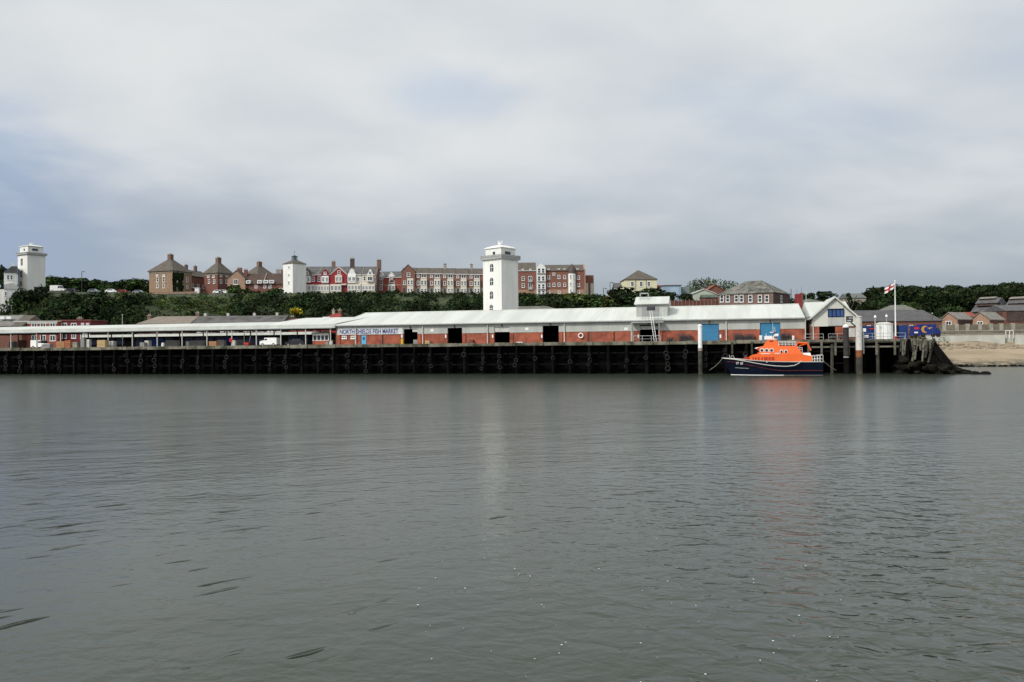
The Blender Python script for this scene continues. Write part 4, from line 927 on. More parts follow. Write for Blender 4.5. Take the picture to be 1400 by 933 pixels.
# ---------------------------------------------------------------- right hand buildings
def simple(name, label, px0, px1, Y, z0, ye, yr, depth, wallm, roofm, roof='hip', cat='house', ang=0, ix=None, wn=(), ws=(1.0, 1.6), chims=(), group=None):
    fr = Fr(atY(px0, ye, Y)[0], Y, ang); t = thing(name, label, cat, fr.w(0, 0, z0), ang, group)
    w = fr.front(px1, ye)[0]; ze = fr.front((px0+px1)/2, ye)[1]-z0; zr = fr.front((px0+px1)/2, yr, depth/2)[1]-z0
    MB().box(0, w, 0, depth, -4, ze).build('wall', wallm, t)
    if roof == 'hip': rf = MB().hip(0, w, 0, depth, ze+.003, zr, ix, .12, .3).build('roof', roofm, t)
    elif roof == 'gable_x': rf = MB().prism_x([(-.3, ze+.003), (depth+.3, ze+.003), (depth/2, zr)], -.2, w+.2).build('roof', roofm, t)
    elif roof == 'gable_y':
        zr = fr.front((px0+px1)/2, yr)[1]-z0
        MB().prism_y([(0, ze+.002), (w, ze+.002), (w/2, zr-.1)], 0, depth).build('gable', wallm, t)
        rf = MB().prism_y([(-.35, ze-.1), (-.35, ze+.12), (w/2, zr+.12), (w+.35, ze+.12), (w+.35, ze-.1), (w/2, zr-.08)], -.3, depth+.3).build('roof', roofm, t)
    else: rf = MB().box(-.2, w+.2, -.2, depth+.2, ze+.003, ze+.25).build('roof', roofm, t)
    for px, y0, y1 in wn: x, z = fr.front(px, (y0+y1)/2); window(t, x, 0, z-z0, ws[0], ws[1])
    for px in chims: chim(rf, fr.front(px, yr, depth/2)[0], depth/2, zr-.3)
    return t, fr, w, ze, rf
t, fr, w, ze, rf = simple('yellow_house', 'pale yellow house with a pointed brown slate roof above dark bushes', 854, 898, 250, 15, 382.5, 370, 9.5, yel, slateB, 'hip', wn=((864.5, 385.5, 391.5), (876.5, 385.5, 391.5), (887, 385.5, 391.5)), ws=(1.1, 1.5))
for px in (869, 883.5): x = fr.front(px, 388)[0]; MB().tube((x, -.08, -3), (x, -.08, ze), .06).build('downpipe', steel, t)
MB().prism_x([(0.4, fr.front(905, 397)[1]-15), (6, fr.front(905, 397)[1]-15), (6, fr.front(905, 388)[1]-15)], w+.36, w+3.4).build('annexe_roof', tileR, t); MB().box(w+.003, w+3.3, .5, 7, -4, fr.front(905, 397.2)[1]-15).build('annexe_wall', creamp, t)
simple('dark_roofed_house', 'small dark roofed house half hidden left of the yellow house', 841, 851.5, 256, 16, 393, 387, 6, creamp, slate, 'gable_x')
simple('white_bungalow', 'low white building below a dark roof left of the yellow house', 832, 846, 252, 14, 399.5, 396.5, 4, white, slate, 'gable_x', wn=((838, 400, 403),), ws=(.8, .8))
t, fr, w, ze, rf = simple('blue_grey_building', 'tall blue grey sheet clad building with flat roof right of the yellow house', 907, 931, 245, 10, 391, 390, 12, blueg, slate, 'flat', cat='building')
MB().box(fr.front(916, 393)[0], fr.front(928, 393)[0], -.08, -.003, -4, ze-.5).build('tall_door', mat('light_blue_sheet', (.33, .44, .53), .6, .06, .5, streak=(2, 1, .3)), t)
MB().box(w+.003, w+3, 2, 12, -4, ze-.2).build('side_wing', mat('greenish_sheet', (.17, .21, .20), .7, .15, 1), t)
simple('white_gabled_cottage', 'low pale cottage with wide gable right of the blue grey building', 947, 978, 248, 11, 402, 395.5, 8, mat('pale_green_render', (.42, .46, .37), .8, .06, 1), palew, 'gable_y')
simple('dark_red_gabled_house', 'dark red gable behind the pale cottage', 967, 990, 268, 11, 398, 389.5, 8, brickD, tileR, 'gable_y')
simple('green_roofed_shed', 'low green grey roofed shed touching the big slate roofed house', 962, 984, 240, 10, 407, 403, 5, brickD, mat('green_grey_roof', (.08, .10, .08), .8, .3, 1), 'gable_x', cat='shed')
t, fr, w, ze, rf = simple('slate_roofed_house', 'large brick house with a patchy grey slate hipped roof and seven white windows', 981.5, 1057, 225, 10, 402, 385, 13, brickD, slateM, 'hip', ang=-R(38), ix=(5.8, 5.8), wn=[(px, 404, 413) for px in (987, 995, 1007, 1014, 1026, 1039, 1048.5)], ws=(1.15, 2.0))
for c_ in t.children:
    if c_.name.startswith('wall'): c_.data.materials[0] = mat('mauve_brick', (.17, .115, .10), .88, .25, 2)
window(t, w+.103, 5.8, fr.front(1050, 408)[1]-10, 1.2, 1.9, rz=math.pi/2); MB().box(w+.004, w+.1, .1, 12.9, -4, ze-.1).build('dark_side_face', brickK, t)  # right side faced in darker brick than the front
fc_ = thing('red_fence', 'dark red boarded fence running in front of the pale cottage', 'fence', (atY(917, 412, 215)[0], 215, 9)); x1 = atY(983, 412, 215)[0]-atY(917, 412, 215)[0]
zt_ = atY(950, 409.5, 215)[1]-9; MB().box(0, x1, 0, .1, -2, zt_-.3).build('boards', mat('fence_red', (.12, .045, .035), .9, .35, 1.2, streak=(4, 1, .3)), fc_)
for k in range(14): x = x1*k/13; MB().box(x-.08, x+.08, -.12, -.003, -2, zt_+random.uniform(-.3, .2)).build('post', mat('fence_post', (.20, .15, .12), .9, .3, 2), fc_)
simple('grey_roofed_house', 'low grey green roofed house just behind the ridge of the gabled building', 1097, 1127, 222, 7, 414, 408.5, 8, stone, mat('grey_green_tile', (.13, .14, .11), .8, .25, 1), 'hip', chims=())
t, fr, w, ze, rf = simple('distant_grey_house', 'grey roofed house with white chimney among the trees right of the gabled building', 1160, 1184, 262, 14, 407.5, 401.5, 8, stone, mat('distant_grey_tile', (.13, .135, .13), .8, .15, 1), 'gable_x')
t = thing('red_chimney_block', 'dark red boxy rooftop structure with antennas beside the grey green roof', 'rooftop structure', (*WF.w(atY(1089, 410, 215)[0], 215)[:2], 8)); x0 = atY(1089, 410, 215)[0]
z1 = atY(1093, 402, 215)[1]-8; MB().box(0, 1.3, 0, 1.4, -3, z1).build('red_box', mat('dull_red_sheet', (.22, .03, .035), .7, .2, 1), t); MB().box(1.303, 1.75, 0, 1.4, -3, z1+.3).build('side_stack', brickD, t)
MB().tube((.3, .5, z1), (.3, .5, z1+1.3), .03).build('antenna', steel, t); MB().tube((1.5, .5, z1+.3), (1.5, .5, z1+2.0), .03).build('antenna', steel, t)
# long slate shed and cottages near the beach
t, fr, w, ze, rf = simple('long_slate_shed', 'long low red brick shed with dark grey slate roof behind the white tank', 1150, 1288, 215, 6.2, 439.7, 424.3, 13, brickD, mat('even_slate', (.085, .083, .083), .75, .15, .6), 'hip', cat='shed', ix=(.1, 2.2))
for k in range(9): x = w*(k+.6)/9.5; window(t, x, 0, ze-1.6, 1.0, 1.2)
simple('small_mossy_roofed_building', 'small building with mossy grey roof showing above the long slate shed', 1216, 1252, 240, 8, 424.5, 417.3, 8, stone, mat('mossy_grey', (.14, .14, .115), .85, .25, .8), 'hip', cat='building', ix=(2.5, 1.5))
def cottage(label, px0, px1, pr, Y, ye, ya, z0=6.2, sm=None):
    ang = -R(58); t, fr, w, ze, rf = simple('brick_cottage', label, px0, px1, Y, z0, ye, ya, 7.5, brickP, slateL, 'gable_y', ang=ang)
    window(t, w*.48, 0, ze-.9, 1.6, 1.1, 'pair')
    MB().box(w+.003, w+.08, .3, 7.3, -1, ze-.3).build('side_panel', sm or brickD, t)
    return t
cottage('light brick cottage with front gable, left one of the pair behind the stone wall', 1286, 1309, 1327, 222, 437.5, 427.5, sm=brickK)
cottage('light brick cottage with front gable, right one of the pair behind the stone wall', 1328, 1353, 1369, 222, 438, 427)
simple('low_brick_shed', 'low orange brick shed tucked between the two gabled brick cottages', 1320, 1335, 236, 6.2, 433, 427, 6, brickP, tileR, 'gable_x', cat='shed')
def smokehouse(label, px0, px1, Y, tiers, wallm):
    ang = -R(50); sf = Fr(atY(px0, 430, Y)[0], Y, ang); t = thing('smokehouse', label, 'smokehouse', sf.w(0, 0, 6.2), ang, 'smokehouses with stepped vent roofs')
    atL = lambda px, py, d: sf.front(px, py, d)
    for i, (a, b2, y0, y1) in enumerate(tiers):   # each tier: left, right, eave y, ridge y
        d0 = i*1.6; xa = atL(a, y0, d0)[0]; xb = atL(b2, y0, d0)[0]; ze = atL(a, y0, d0)[1]-6.2; zr = atL(a, y1, 5)[1]-6.2
        lo = -2 if i == 0 else atL(a, tiers[i-1][3], 5)[1]-6.2-.6
        MB().box(xa+.3, xb-.3, d0+.3, 10-d0, lo, ze).build('wall' if i == 0 else 'vent_storey', wallm, t)
        MB().prism_x([(d0-.1, ze+.003), (10.4-d0, ze+.003), (5.6, zr+.4), (4.8, zr+.4)] if i < len(tiers)-1 else [(d0-.1, ze+.003), (10.4-d0, ze+.003), (5.15, zr)], xa, xb).build('roof', slate if i < len(tiers)-1 else slateL, t)
    return t
smokehouse('dark smokehouse with a stepped three tier slate roof, left one of two', 1327, 1362, 245, [(1327, 1362, 427, 417), (1333, 1364, 415.5, 410.5), (1337.5, 1360, 409, 406.8)], brickK)
smokehouse('dark smokehouse with a stepped three tier slate roof at the right edge', 1368, 1440, 250, [(1368, 1440, 427, 417), (1376, 1440, 415.5, 410.5), (1379, 1440, 409, 406.5)], brickK)
t, fr, w, ze, rf = simple('dark_brick_warehouse', 'large dark and red brick building under a low slate roof at the right edge', 1376, 1440, 232, 6.2, 425, 417, 12, brickD, slate, 'gable_x', cat='building')
MB().box(-.02, w, -.1, -.003, ze-3.2, ze-.02).build('upper_cladding', brickK, t)
MB().box(-4.2, -.01, 2, 12, -2, ze-.4).build('side_wing', brickK, t)

# ---------------------------------------------------------------- buildings just behind the canopy
t, fr, w, ze, rf = simple('slate_shed', 'slate roofed building with two roof windows at the far left behind the canopy', -40, 14, 212, 6.2, 446.5, 431.5, 12, brickD, mat('worn_slate', (.17, .165, .15), .85, .2, .8), 'gable_x', cat='building')
rf.data.transform(Matrix.Identity(4))
MB().prism_x([(-.3, ze), (12.3, ze), (6, atY(10, 431.5, 218)[1]-6.2)], w+.01, w+3.2).build('end_bay_roof', slateB, t); MB().box(w+.003, w+3, 0, 12, -2, ze-.01).build('end_bay', brickD, t)
for px in (2, 11): x = fr.front(px, 436, 2)[0]; MB().box(x-.6, x+.6, 2.2, 3.2, ze+2.0, ze+2.7).build('rooflight', whitep, rf)
t, fr, w, ze, rf = simple('orange_brick_block', 'two storey orange brick building with boxy white windows showing above the canopy at left', 20, 78, 214, 6.2, 440.3, 440, 9, mat('orange_brick', (.28, .085, .055), .85, .2, 1.5), palew, 'flat', cat='building')
for px in (47, 59, 72): x, z = fr.front(px, 445); window(t, x, 0, z-6.2, 1.5, 1.6, 'pair'); window(t, x, 0, z-6.2-3.4, 1.5, 1.6, 'pair')
MB().box(-.1, w+.1, -.12, -.003, ze-.5, ze-.002).build('fascia', palew, t)
t, fr, w, ze, rf = simple('maroon_building', 'dark red building with arched white windows above the canopy, right of the orange brick one', 79, 124, 216, 6.2, 438.8, 438, 9, mat('maroon_brick', (.13, .022, .026), .8, .2, 1.5), brickD, 'flat', cat='building')
for i, px in enumerate((88, 101, 113, 120)): x, z = fr.front(px, 444.5); window(t, x, 0, z-6.2, 1.5 if i < 2 else .8, 1.0, 'pair'); window(t, x, 0, z-6.2-3.0, 1.2, 1.3, 'pair')
chim(rf, w*.5, 3, ze-.1, 1.2, .8, .8, brickD, 2)
t, fr, w, ze, rf = simple('tan_tiled_building', 'long building with a weathered tan tiled roof behind the left half of the canopy', 188, 259, 222, 6.2, 443.2, 432.8, 12, brickB, mat('tan_tile', (.20, .17, .135), .88, .12, .6), 'hip', cat='building', ix=(3.3, .05))
chim(rf, .6, 6, ze+.3, .9, .8, 2.2, brickB, 2); chim(rf, w, 6, ze+2.2, .9, .8, .9, brickB, 2)
for k in range(10): window(t, w*(k+.5)/10, 0, ze-1.5, 1.1, 1.5)
t, fr, w, ze, rf = simple('grey_slate_building', 'long mottled grey slate roof behind the canopy, right of the tan tiled roof', 260.5, 385, 222, 6.2, 443, 432, 12, brickD, mat('mottled_slate', (.095, .092, .088), .8, .3, .35, c2=(.11, .10, .09)), 'gable_x', cat='building')
for px in (281, 312, 348, 379): x = fr.front(px, 436, 3)[0]; MB().box(x-.3, x+.3, 2.6, 3.5, ze+2.3, ze+3.1).build('rooflight', palew, rf)
for k in range(16): window(t, w*(k+.5)/16, 0, ze-1.5, 1.1, 1.5)
t, fr, w, ze, rf = simple('low_brown_roofed_building', 'low reddish brown roofed building right of the mottled slate roof', 389, 432, 224, 6.2, 441.5, 435.5, 9, mat('old_red_brick', (.22, .06, .045), .85, .2, 1.5), mat('reddish_tile', (.15, .085, .07), .85, .2, 1), 'gable_x', cat='building')
chim(rf, 1.0, 4.5, ze+.6, 1.0, .8, 1.2, brickK, 2)
t, fr, w, ze, rf = simple('red_tiled_house', 'red house with hipped red roof and wide white dormer below the bank', 437, 463, 212, 6.2, 440, 428.5, 8, redp, mat('bright_red_tile', (.22, .04, .03), .8, .2, 1.5), 'hip', cat='house', ix=(3.5, .4))
x0, x1 = fr.front(441, 436, -.3)[0], fr.front(450.5, 436, -.3)[0]; z1 = fr.front(445, 433.5, -.3)[1]-6.2
d_ = MB().box(x0, x1, -.3, 2.5, ze, z1).build('dormer', whitep, rf); window(d_, (x0+x1)/2, -.3, (ze+z1)/2+.1, 1.5, .9, 'pair')
chim(rf, w-.5, 4, ze+1.6, .8, .8, 1.5, brickD, 1); chim(rf, w-2.2, 4, ze+1.6, .7, .7, 1.5, stone, 1)
simple('grey_roofed_annexe', 'low weathered grey roof just behind the hall roof, right of the middle lighthouse', 708, 765, 206, 6.2, 425, 418.8, 7, stone, mat('lichen_slate', (.13, .125, .105), .85, .35, .6), 'hip', cat='building', ix=(.3, 3.5))

# ------------------------------------------------------------------ vegetation
def leaf_quads(cent, rad, n, size, up_bias=.25, rngx=None):
    """n leaf-clump faces spread through each ellipsoid of a list"""
    rg = rngx or rng; V = []
    for c, r in zip(cent, rad):
        k = max(4, int(n*(r[0]*r[1]*r[2])**(2/3)))
        d = rg.normal(size=(k, 3)); d /= np.linalg.norm(d, axis=1)[:, None]
        rr = rg.uniform(.55, 1.08, size=(k, 1))**.6
        p = np.array(c)+d*rr*np.array(r)
        nrm = d*1.0+rg.normal(size=(k, 3))*.7+np.array([0, 0, up_bias]); nrm /= np.linalg.norm(nrm, axis=1)[:, None]
        a = np.cross(nrm, rg.normal(size=(k, 3))); a /= np.linalg.norm(a, axis=1)[:, None]; b = np.cross(nrm, a)
        s = size*rg.uniform(.5, 1.25, size=(k, 1)); a = a*s; b = b*s*rg.uniform(.5, .9, size=(k, 1))
        V.append(np.stack([p-a-b, p+a-b*.6, p+a*.8+b, p-a*.7+b*.8], 1).reshape(-1, 3))
    V = np.concatenate(V); F_ = np.arange(len(V)).reshape(-1, 4)
    return V, F_
def mesh_np(name, V, F_, material):
    me = bpy.data.meshes.new(name); me.from_pydata(V.tolist(), [], F_.tolist()); me.materials.append(material); return me
CROWNS = []
for k in range(5):
    rg = np.random.default_rng(20+k); cs = []; rs = []
    n = 15+k*2
    for i in range(n):
        th = rg.uniform(0, 2*math.pi); q = rg.uniform(.1, .78); zz_ = rg.uniform(-.62, .62)
        q *= math.sqrt(max(.05, 1-zz_*zz_)); r_ = rg.uniform(.24, .42)
        cs.append((q*math.cos(th), q*math.sin(th), zz_)); rs.append((r_, r_, r_*.85))
    V, F_ = leaf_quads(cs, rs, 780, .085, rngx=rg)
    lo, hi = np.percentile(V, 1, axis=0), np.percentile(V, 99, axis=0); V = (V-(lo+hi)/2)/((hi-lo)/2); CROWNS.append((V, F_, cs, rs))
def crown_mesh(k, m):
    key = ('crown', k, m.name)
    if key not in WIN: WIN[key] = mesh_np('crown', CROWNS[k][0], CROWNS[k][1], m)
    return WIN[key]
def trunk_mesh():
    if 'trunk' in WIN: return WIN['trunk']
    m_ = MB(); m_.tube((0, 0, -.6), (.03, .02, .45), .06, 7, .04); m_.tube((.03, .02, .42), (-.02, .05, .95), .04, 6, .02)
    for a_ in range(5): an = a_*1.3; m_.tube((.03, .02, .4+.06*a_), (.35*math.cos(an), .35*math.sin(an), .8+.05*a_), .022, 5, .01)
    o = m_.build('trunk', bark); WIN['trunk'] = o.data; bpy.data.objects.remove(o); return WIN['trunk']
def tree(px, ytop, Y, wpx, label, m, k=0, ybase=None, name='tree', cat='tree', group=None):
    x, zt = atY(px, ytop, Y); g = float(height(x, Y)); rx = wpx/2/F*Y; H_ = zt-g
    if ybase is not None: zb = atY(px, ybase, Y)[1]; rz = (zt-zb)/2
    else: rz = max(rx*.8, H_*.36)
    t = thing(name, label, cat, (x, Y, g), random.uniform(-.5, .5), group)
    c = bpy.data.objects.new('crown', crown_mesh(k % 5, m)); col.objects.link(c); c.parent = t; c.location = (0, 0, H_-rz); c.scale = (rx, rx, rz)
    tr = bpy.data.objects.new('trunk', trunk_mesh()); col.objects.link(tr); tr.parent = t; hh = max(.6, H_-rz*.8); tr.scale = (hh*.6, hh*.6, hh)
    return t
def mass(name, label, cells, m, n, size, cat='shrubs'):
    V, F_ = leaf_quads([c for c, r in cells], [r for c, r in cells], n, size)
    o = bpy.data.objects.new(name, mesh_np(name, V, F_, m)); col.objects.link(o); tag(o, label, cat, kind='stuff'); return o
def bushes_at(N_, px0, px1, Y0, Y1, r0, r1, hs=.75, sink=.2, filt=None):
    out = []
    for _ in range(N_):
        Y = random.uniform(Y0, Y1); x = atY(random.uniform(px0, px1), 420, Y)[0]; 
        if filt and not filt(x, Y): continue
        r = random.uniform(r0, r1); z = float(height(x, Y))+r*hs*(1-sink); px = W/2+F*x/Y
        top = atY(px, random.choice((-1.5, 0, 1, 3, 6))+random.uniform(-1.5, 1.5)+float(np.interp(px, [-60, 18, 40, 200, 215, 325, 335, 660, 720, 820, 905], [425, 415, 402, 400.5, 405, 402, 400, 400, 402, 404, 408])), Y)[1]
        z = min(z, top-r*hs*1.05); out.append(((x, Y, z), (r, r, r*hs)))
    return out
random.seed(11)
offl = lambda x, Y: not (212 < W/2+F*x/Y < 318 and Y > 250) and math.sin(x*.11+1)*math.sin(Y*.13+x*.05) > -.9
off2 = lambda x, Y: math.sin(x*.09+2)*math.sin(Y*.15) > .05
# scrub covering the steep bank; darker thickets, lighter patches
mass('bank_scrub', 'dark green scrub covering the steep bank behind the market', bushes_at(620, -60, 905, 222, 288, 1.6, 3.8, .8, filt=offl)+bushes_at(200, 320, 860, 268, 290, 2.0, 3.2, .8), leafD, 40, .33)
mass('bank_bushes', 'mid green bushes scattered over the bank behind the market', bushes_at(420, -60, 900, 228, 288, 1.2, 3.0, .75, filt=off2)+bushes_at(150, 212, 325, 240, 287, .8, 2.0, .5), leafM, 36, .30)
mass('bank_grass_tussocks', 'light green brush and long grass patches on the open part of the bank below the flats', bushes_at(150, 212, 330, 250, 287, .8, 1.8, .5)+bushes_at(40, 50, 100, 258, 284, .8, 1.8, .6)+bushes_at(60, 160, 205, 262, 286, .8, 1.8, .6)+bushes_at(130, 60, 880, 232, 286, .8, 2.0, .65), leafL, 34, .26)
for label, px, py, Y, w in (('bright yellow flowering gorse bush on the bank above the slate roof', 372, 413, 268, 22), ('small yellow flowering bush low on the bank beside the brown roof', 405, 425, 246, 14)):
    x, z = atY(px, py, Y); g = float(height(x, Y)); r = w/2/F*Y; t = thing('gorse_bush', label, 'bush', (x, Y, g))
    zc = z-g
    V, F_ = leaf_quads([(dx*r, random.uniform(-.6, 0), zc-.2+random.uniform(-.4, .3)) for dx in np.linspace(-.9, .9, 7)], [(r*.36, .9, .8)]*7, 120, .24)
    o = bpy.data.objects.new('flowers', mesh_np('flowers', V, F_, gorse)); col.objects.link(o); o.parent = t
    V, F_ = leaf_quads([(dx*r, .6, zc-1.0) for dx in np.linspace(-.9, .9, 5)], [(r*.42, 1.2, 1.2)]*5, 60, .28)
    o = bpy.data.objects.new('foliage', mesh_np('foliage', V, F_, leafM)); col.objects.link(o); o.parent = t
    MB().tube((0, 0, -.3), (0, 0, max(.5, zc-.5)), .12, 5).build('stem', bark, t)
# individual trees and big bushes along the bank
TL = [
 (8, 366, 290, 22, 'dark tree behind the white cottage at the far left edge', leafD, None),
 (52, 393, 268, 34, 'dense dark bush tree at the foot of the far left lighthouse', leafD, 440),
 (30, 398, 262, 34, 'dark bushy tree in front of the white cottage, lower left', leafD, 440),
 (100, 401, 262, 30, 'dark round bush tree below the parked cars, left of the lamp post', leafD, 434),
 (142, 402, 260, 40, 'broad dark tree on the bank right of the red parked car', leafD, 436),
 (180, 404, 262, 30, 'dark tree on the bank just left of the tan brick flats', leafD, 440),
 (120, 414, 246, 40, 'dark broad bush low on the bank above the maroon building', leafD, 444),
 (70, 378.5, 306, 26, 'low mid green tree behind the cars, next to the lighthouse', leafM, 396),
 (90, 380, 308, 30, 'low green tree on the skyline left of the bank lamp post', leafD, 396),
 (113, 381, 308, 30, 'skyline tree directly behind the bank lamp post', leafM, 396),
 (137, 383, 308, 28, 'skyline tree right of the bank lamp post', leafM, 398),
 (160, 385, 308, 26, 'dark low skyline tree midway between lamp post and flats', leafD, 399),
 (184, 382, 308, 34, 'skyline tree touching the left side of the tan brick flats', leafM, 399),
 (150, 390, 300, 26, 'lower green tree in front of the skyline trees left of the flats', leafM, 402),
 (325, 391, 284, 26, 'bright green round tree in front of the gabled brick house', leafM, 418),
 (345, 397, 280, 30, 'dark green tree below the brown roofed houses', leafD, 424),
 (376, 395, 284, 30, 'bushy tree left of the slate capped white tower', leafM, 420),
 (300, 404, 278, 30, 'dark bushy tree on the bank below the middle flats', leafD, 428),
 (545, 398, 276, 34, 'very dark tree on the bank below the low red brick houses', leafD, 440),
 (512, 400, 274, 30, 'dark tree on the bank below the cream terraced house', leafD, 432),
 (725, 403, 266, 36, 'green bush tree on the bank right of the middle lighthouse', leafM, 424),
 (752, 402, 266, 36, 'dense green bush tree below the apartment building', leafD, 422),
 (783, 402, 262, 40, 'lighter green bush tree below the round turret', leafL, 424),
 (812, 404, 258, 34, 'green bush tree below the right end of the apartment building', leafM, 426),
 (835, 406, 250, 24, 'small pale bush tree left of the dark thicket by the yellow house', leafL, 428),
 (857, 394, 238, 48, 'dark dense tree hiding the left foot of the yellow house', leafD, 426),
 (888, 395, 238, 50, 'dark dense tree hiding the right foot of the yellow house', leafD, 426),
 (875, 401, 232, 70, 'broad dark thicket tree behind the plant room', leafD, 428),
 (905, 403, 236, 18, 'green tree between the plant room and the blue grey building', leafL, 428),
 (918, 400, 236, 16, 'small dark tree in front of the blue grey building', leafD, 412),
 (940, 402, 236, 22, 'dark green tree right of the blue grey building', leafD, 418),
 (1108, 401, 262, 16, 'small dark round tree right of the red rooftop structure', leafD, 416),
 (1096, 402, 268, 12, 'small round tree behind the red rooftop structure', leafM, 416),
 (1072, 404, 250, 14, 'dark shrub tree at the right side of the slate roofed house', leafD, 418),
 (1130, 399, 262, 24, 'dark round tree just left of the gable peak', leafD, 414),
 (1161, 401, 250, 8, 'thin dark tree at the left of the distant grey house', leafD, 412),
 (1192, 394, 290, 34, 'large dark tree at the left end of the wood', leafD, 428),
 (1222, 391, 300, 30, 'dark tree rising behind the flag at the left of the wood', leafD, 426),
 (1205, 405, 275, 30, 'dark lower tree in front of the wood, left of the flagpole', leafD, 430),
]
for i, (px, yt, Y, w, lab, m, yb) in enumerate(TL): tree(px, yt, Y, w, lab, m, i, yb)
cells = []
for k in range(60):
    px = 62+142*k/59; x, z = atY(px, float(np.interp(px, [62, 100, 130, 160, 175, 204], [381, 384, 385, 388, 385, 387]))+random.uniform(-1, 2), 309); r = random.uniform(2.2, 3.2); cells.append(((x, 309+random.uniform(-2, 2), z-r*.8), (r, r, r*.9))); cells.append(((x, 308, z-r*2.0), (r, r, r)))
mass('skyline_hedge', 'dense hedge and small trees along the skyline behind the parked cars', cells, leafD, 34, .34, 'hedge')
cells = []
for px0, px1, y0, y1, Y, n in ((1150, 1205, 409, 424, 255, 40), (1058, 1084, 404, 416, 250, 12), (1120, 1140, 404, 414, 262, 8), (1088, 1110, 405, 413, 266, 8), (850, 918, 402, 424, 236, 50)):
    for k in range(n): x, z = atY(random.uniform(px0, px1), random.uniform(y0, y1), Y); r = random.uniform(1.2, 2.2); cells.append(((x, Y+random.uniform(-3, 3), z-r), (r, r, r)))
mass('right_thicket', 'dark thickets filling the ground behind the right half of the hall and gabled building', cells, leafD, 40, .30)
mass('far_pale_trees', 'pale grey green trees far behind the cottage right of the blue grey building', [((atY(px, 400, 330)[0], 330+random.uniform(-5, 5), atY(px, y, 330)[1]), (3, 3, 3)) for px, y in ((946, 395), (952, 392), (958, 391), (966, 391), (973, 392), (985, 392), (993, 394), (948, 402), (958, 400), (1000, 397), (985, 400), (970, 402))], leafP, 24, .38, 'trees')
# the far wood at right, rising towards the right edge
cells = []; random.seed(5)
prof_x = [1170, 1183, 1195, 1207, 1216, 1224, 1238, 1250, 1262, 1275, 1290, 1297, 1305, 1318, 1335, 1346, 1358, 1375, 1388, 1400, 1440]; prof_y = [407, 403, 396, 393.5, 400, 393, 393.5, 391, 393.5, 392, 396, 391, 390.5, 395, 391.5, 389, 391, 386.5, 388, 387.5, 387]
for k in range(560):
    px = random.uniform(1172, 1475); top = float(np.interp(px, prof_x, prof_y)); Y = random.uniform(300, 400); f = (Y-300)/100
    py = top+3+(1-f)*34*random.uniform(.8, 1.1) if random.random() < .7 else top+random.uniform(2, 6)
    if random.random() < .3: Y = random.uniform(385, 405); py = top+random.uniform(1.5, 5)
    r = random.uniform(2.2, 4.6); x, z = atY(px, py, Y); cells.append(((x, Y, z-r*.6), (r, r, r*.85)))
mass('far_wood', 'dark green wood covering the hill behind the smokehouses at the right', cells, leafD, 26, .50, 'wood')
cells = []
for k in range(120):
    px = random.uniform(1225, 1475); top = float(np.interp(px, prof_x, prof_y)); Y = random.uniform(300, 395); f = (Y-300)/95
    r = random.uniform(1.6, 3.0); x, z = atY(px, top+2+(1-f)*30, Y); cells.append(((x, Y, z-r*.4), (r, r, r*.8)))
mass('far_wood_light_crowns', 'mid green crowns scattered through the dark wood at the right', cells, leafM, 22, .45, 'wood')
# shrubs by truck
mass('quay_shrubs', 'low scruffy shrubs between the blue lorry and the dark blue van', bushes_at(30, 1230, 1300, 196, 203, .6, 1.3, .8), leafL, 40, .2)

# ------------------------------------------------------------------ vehicles
def car_parts(t, w, l, h, paint, van=False, wheels=True):
    if van: prof = [(0, .35), (l, .35), (l, .95), (l*.97, 1.05), (l*.80, 1.2), (l*.70, h), (l*.02, h), (0, h-.15)]
    else: prof = [(0, .3), (l, .3), (l, .7), (l*.97, .82), (l*.72, .95), (l*.60, h), (l*.22, h), (l*.06, .98), (0, .85)]
    b_ = MB().prism_y(prof, -w/2, w/2).build('body', paint, t)
    if van: gp = [(l*.71, 1.25), (l*.80, 1.22), (l*.735, h-.2), (l*.71, h-.2)]; g2 = [(l*.55, 1.25), (l*.69, 1.25), (l*.69, h-.2), (l*.57, h-.2)]
    else: gp = [(l*.47, .98), (l*.67, .98), (l*.58, h-.1), (l*.47, h-.1)]; g2 = [(l*.16, .98), (l*.44, .98), (l*.44, h-.1), (l*.24, h-.1)]
    for g_ in (gp, g2): MB().prism_y(g_, -w/2-.02, w/2+.02).build('window', glass, b_)
    MB().box(l*.985, l+.03, -w*.4, -w*.22, .62, .78).build('headlight', palew, b_); MB().box(l*.985, l+.03, w*.22, w*.4, .62, .78).build('headlight', palew, b_)
    for x in (l*.18, l*.82):
        for s_ in (-1, 1):
            m_ = MB(); m_.tube((x, s_*(w/2-.16), .32), (x, s_*(w/2+.03), .32), .32, 12); wh = m_.build('wheel', rubber, t)
            m_ = MB(); m_.tube((x, s_*(w/2+.031), .32), (x, s_*(w/2+.045), .32), .18, 8); m_.build('rim', galv, wh)
def car(px, Y, label, paint, flip=False, van=False, z=None, l=4.2, h=1.45, w=1.75, ang=0, group=None, cat=None):
    x = atY(px, 400, Y)[0]; z = float(height(x, Y))+.02 if z is None else z
    t = thing('parked_van' if van else 'parked_car', label, cat or ('van' if van else 'car'), (x, Y, z), ang+(math.pi if flip else 0), group)
    car_parts(t, w, l, h, paint, van); return t
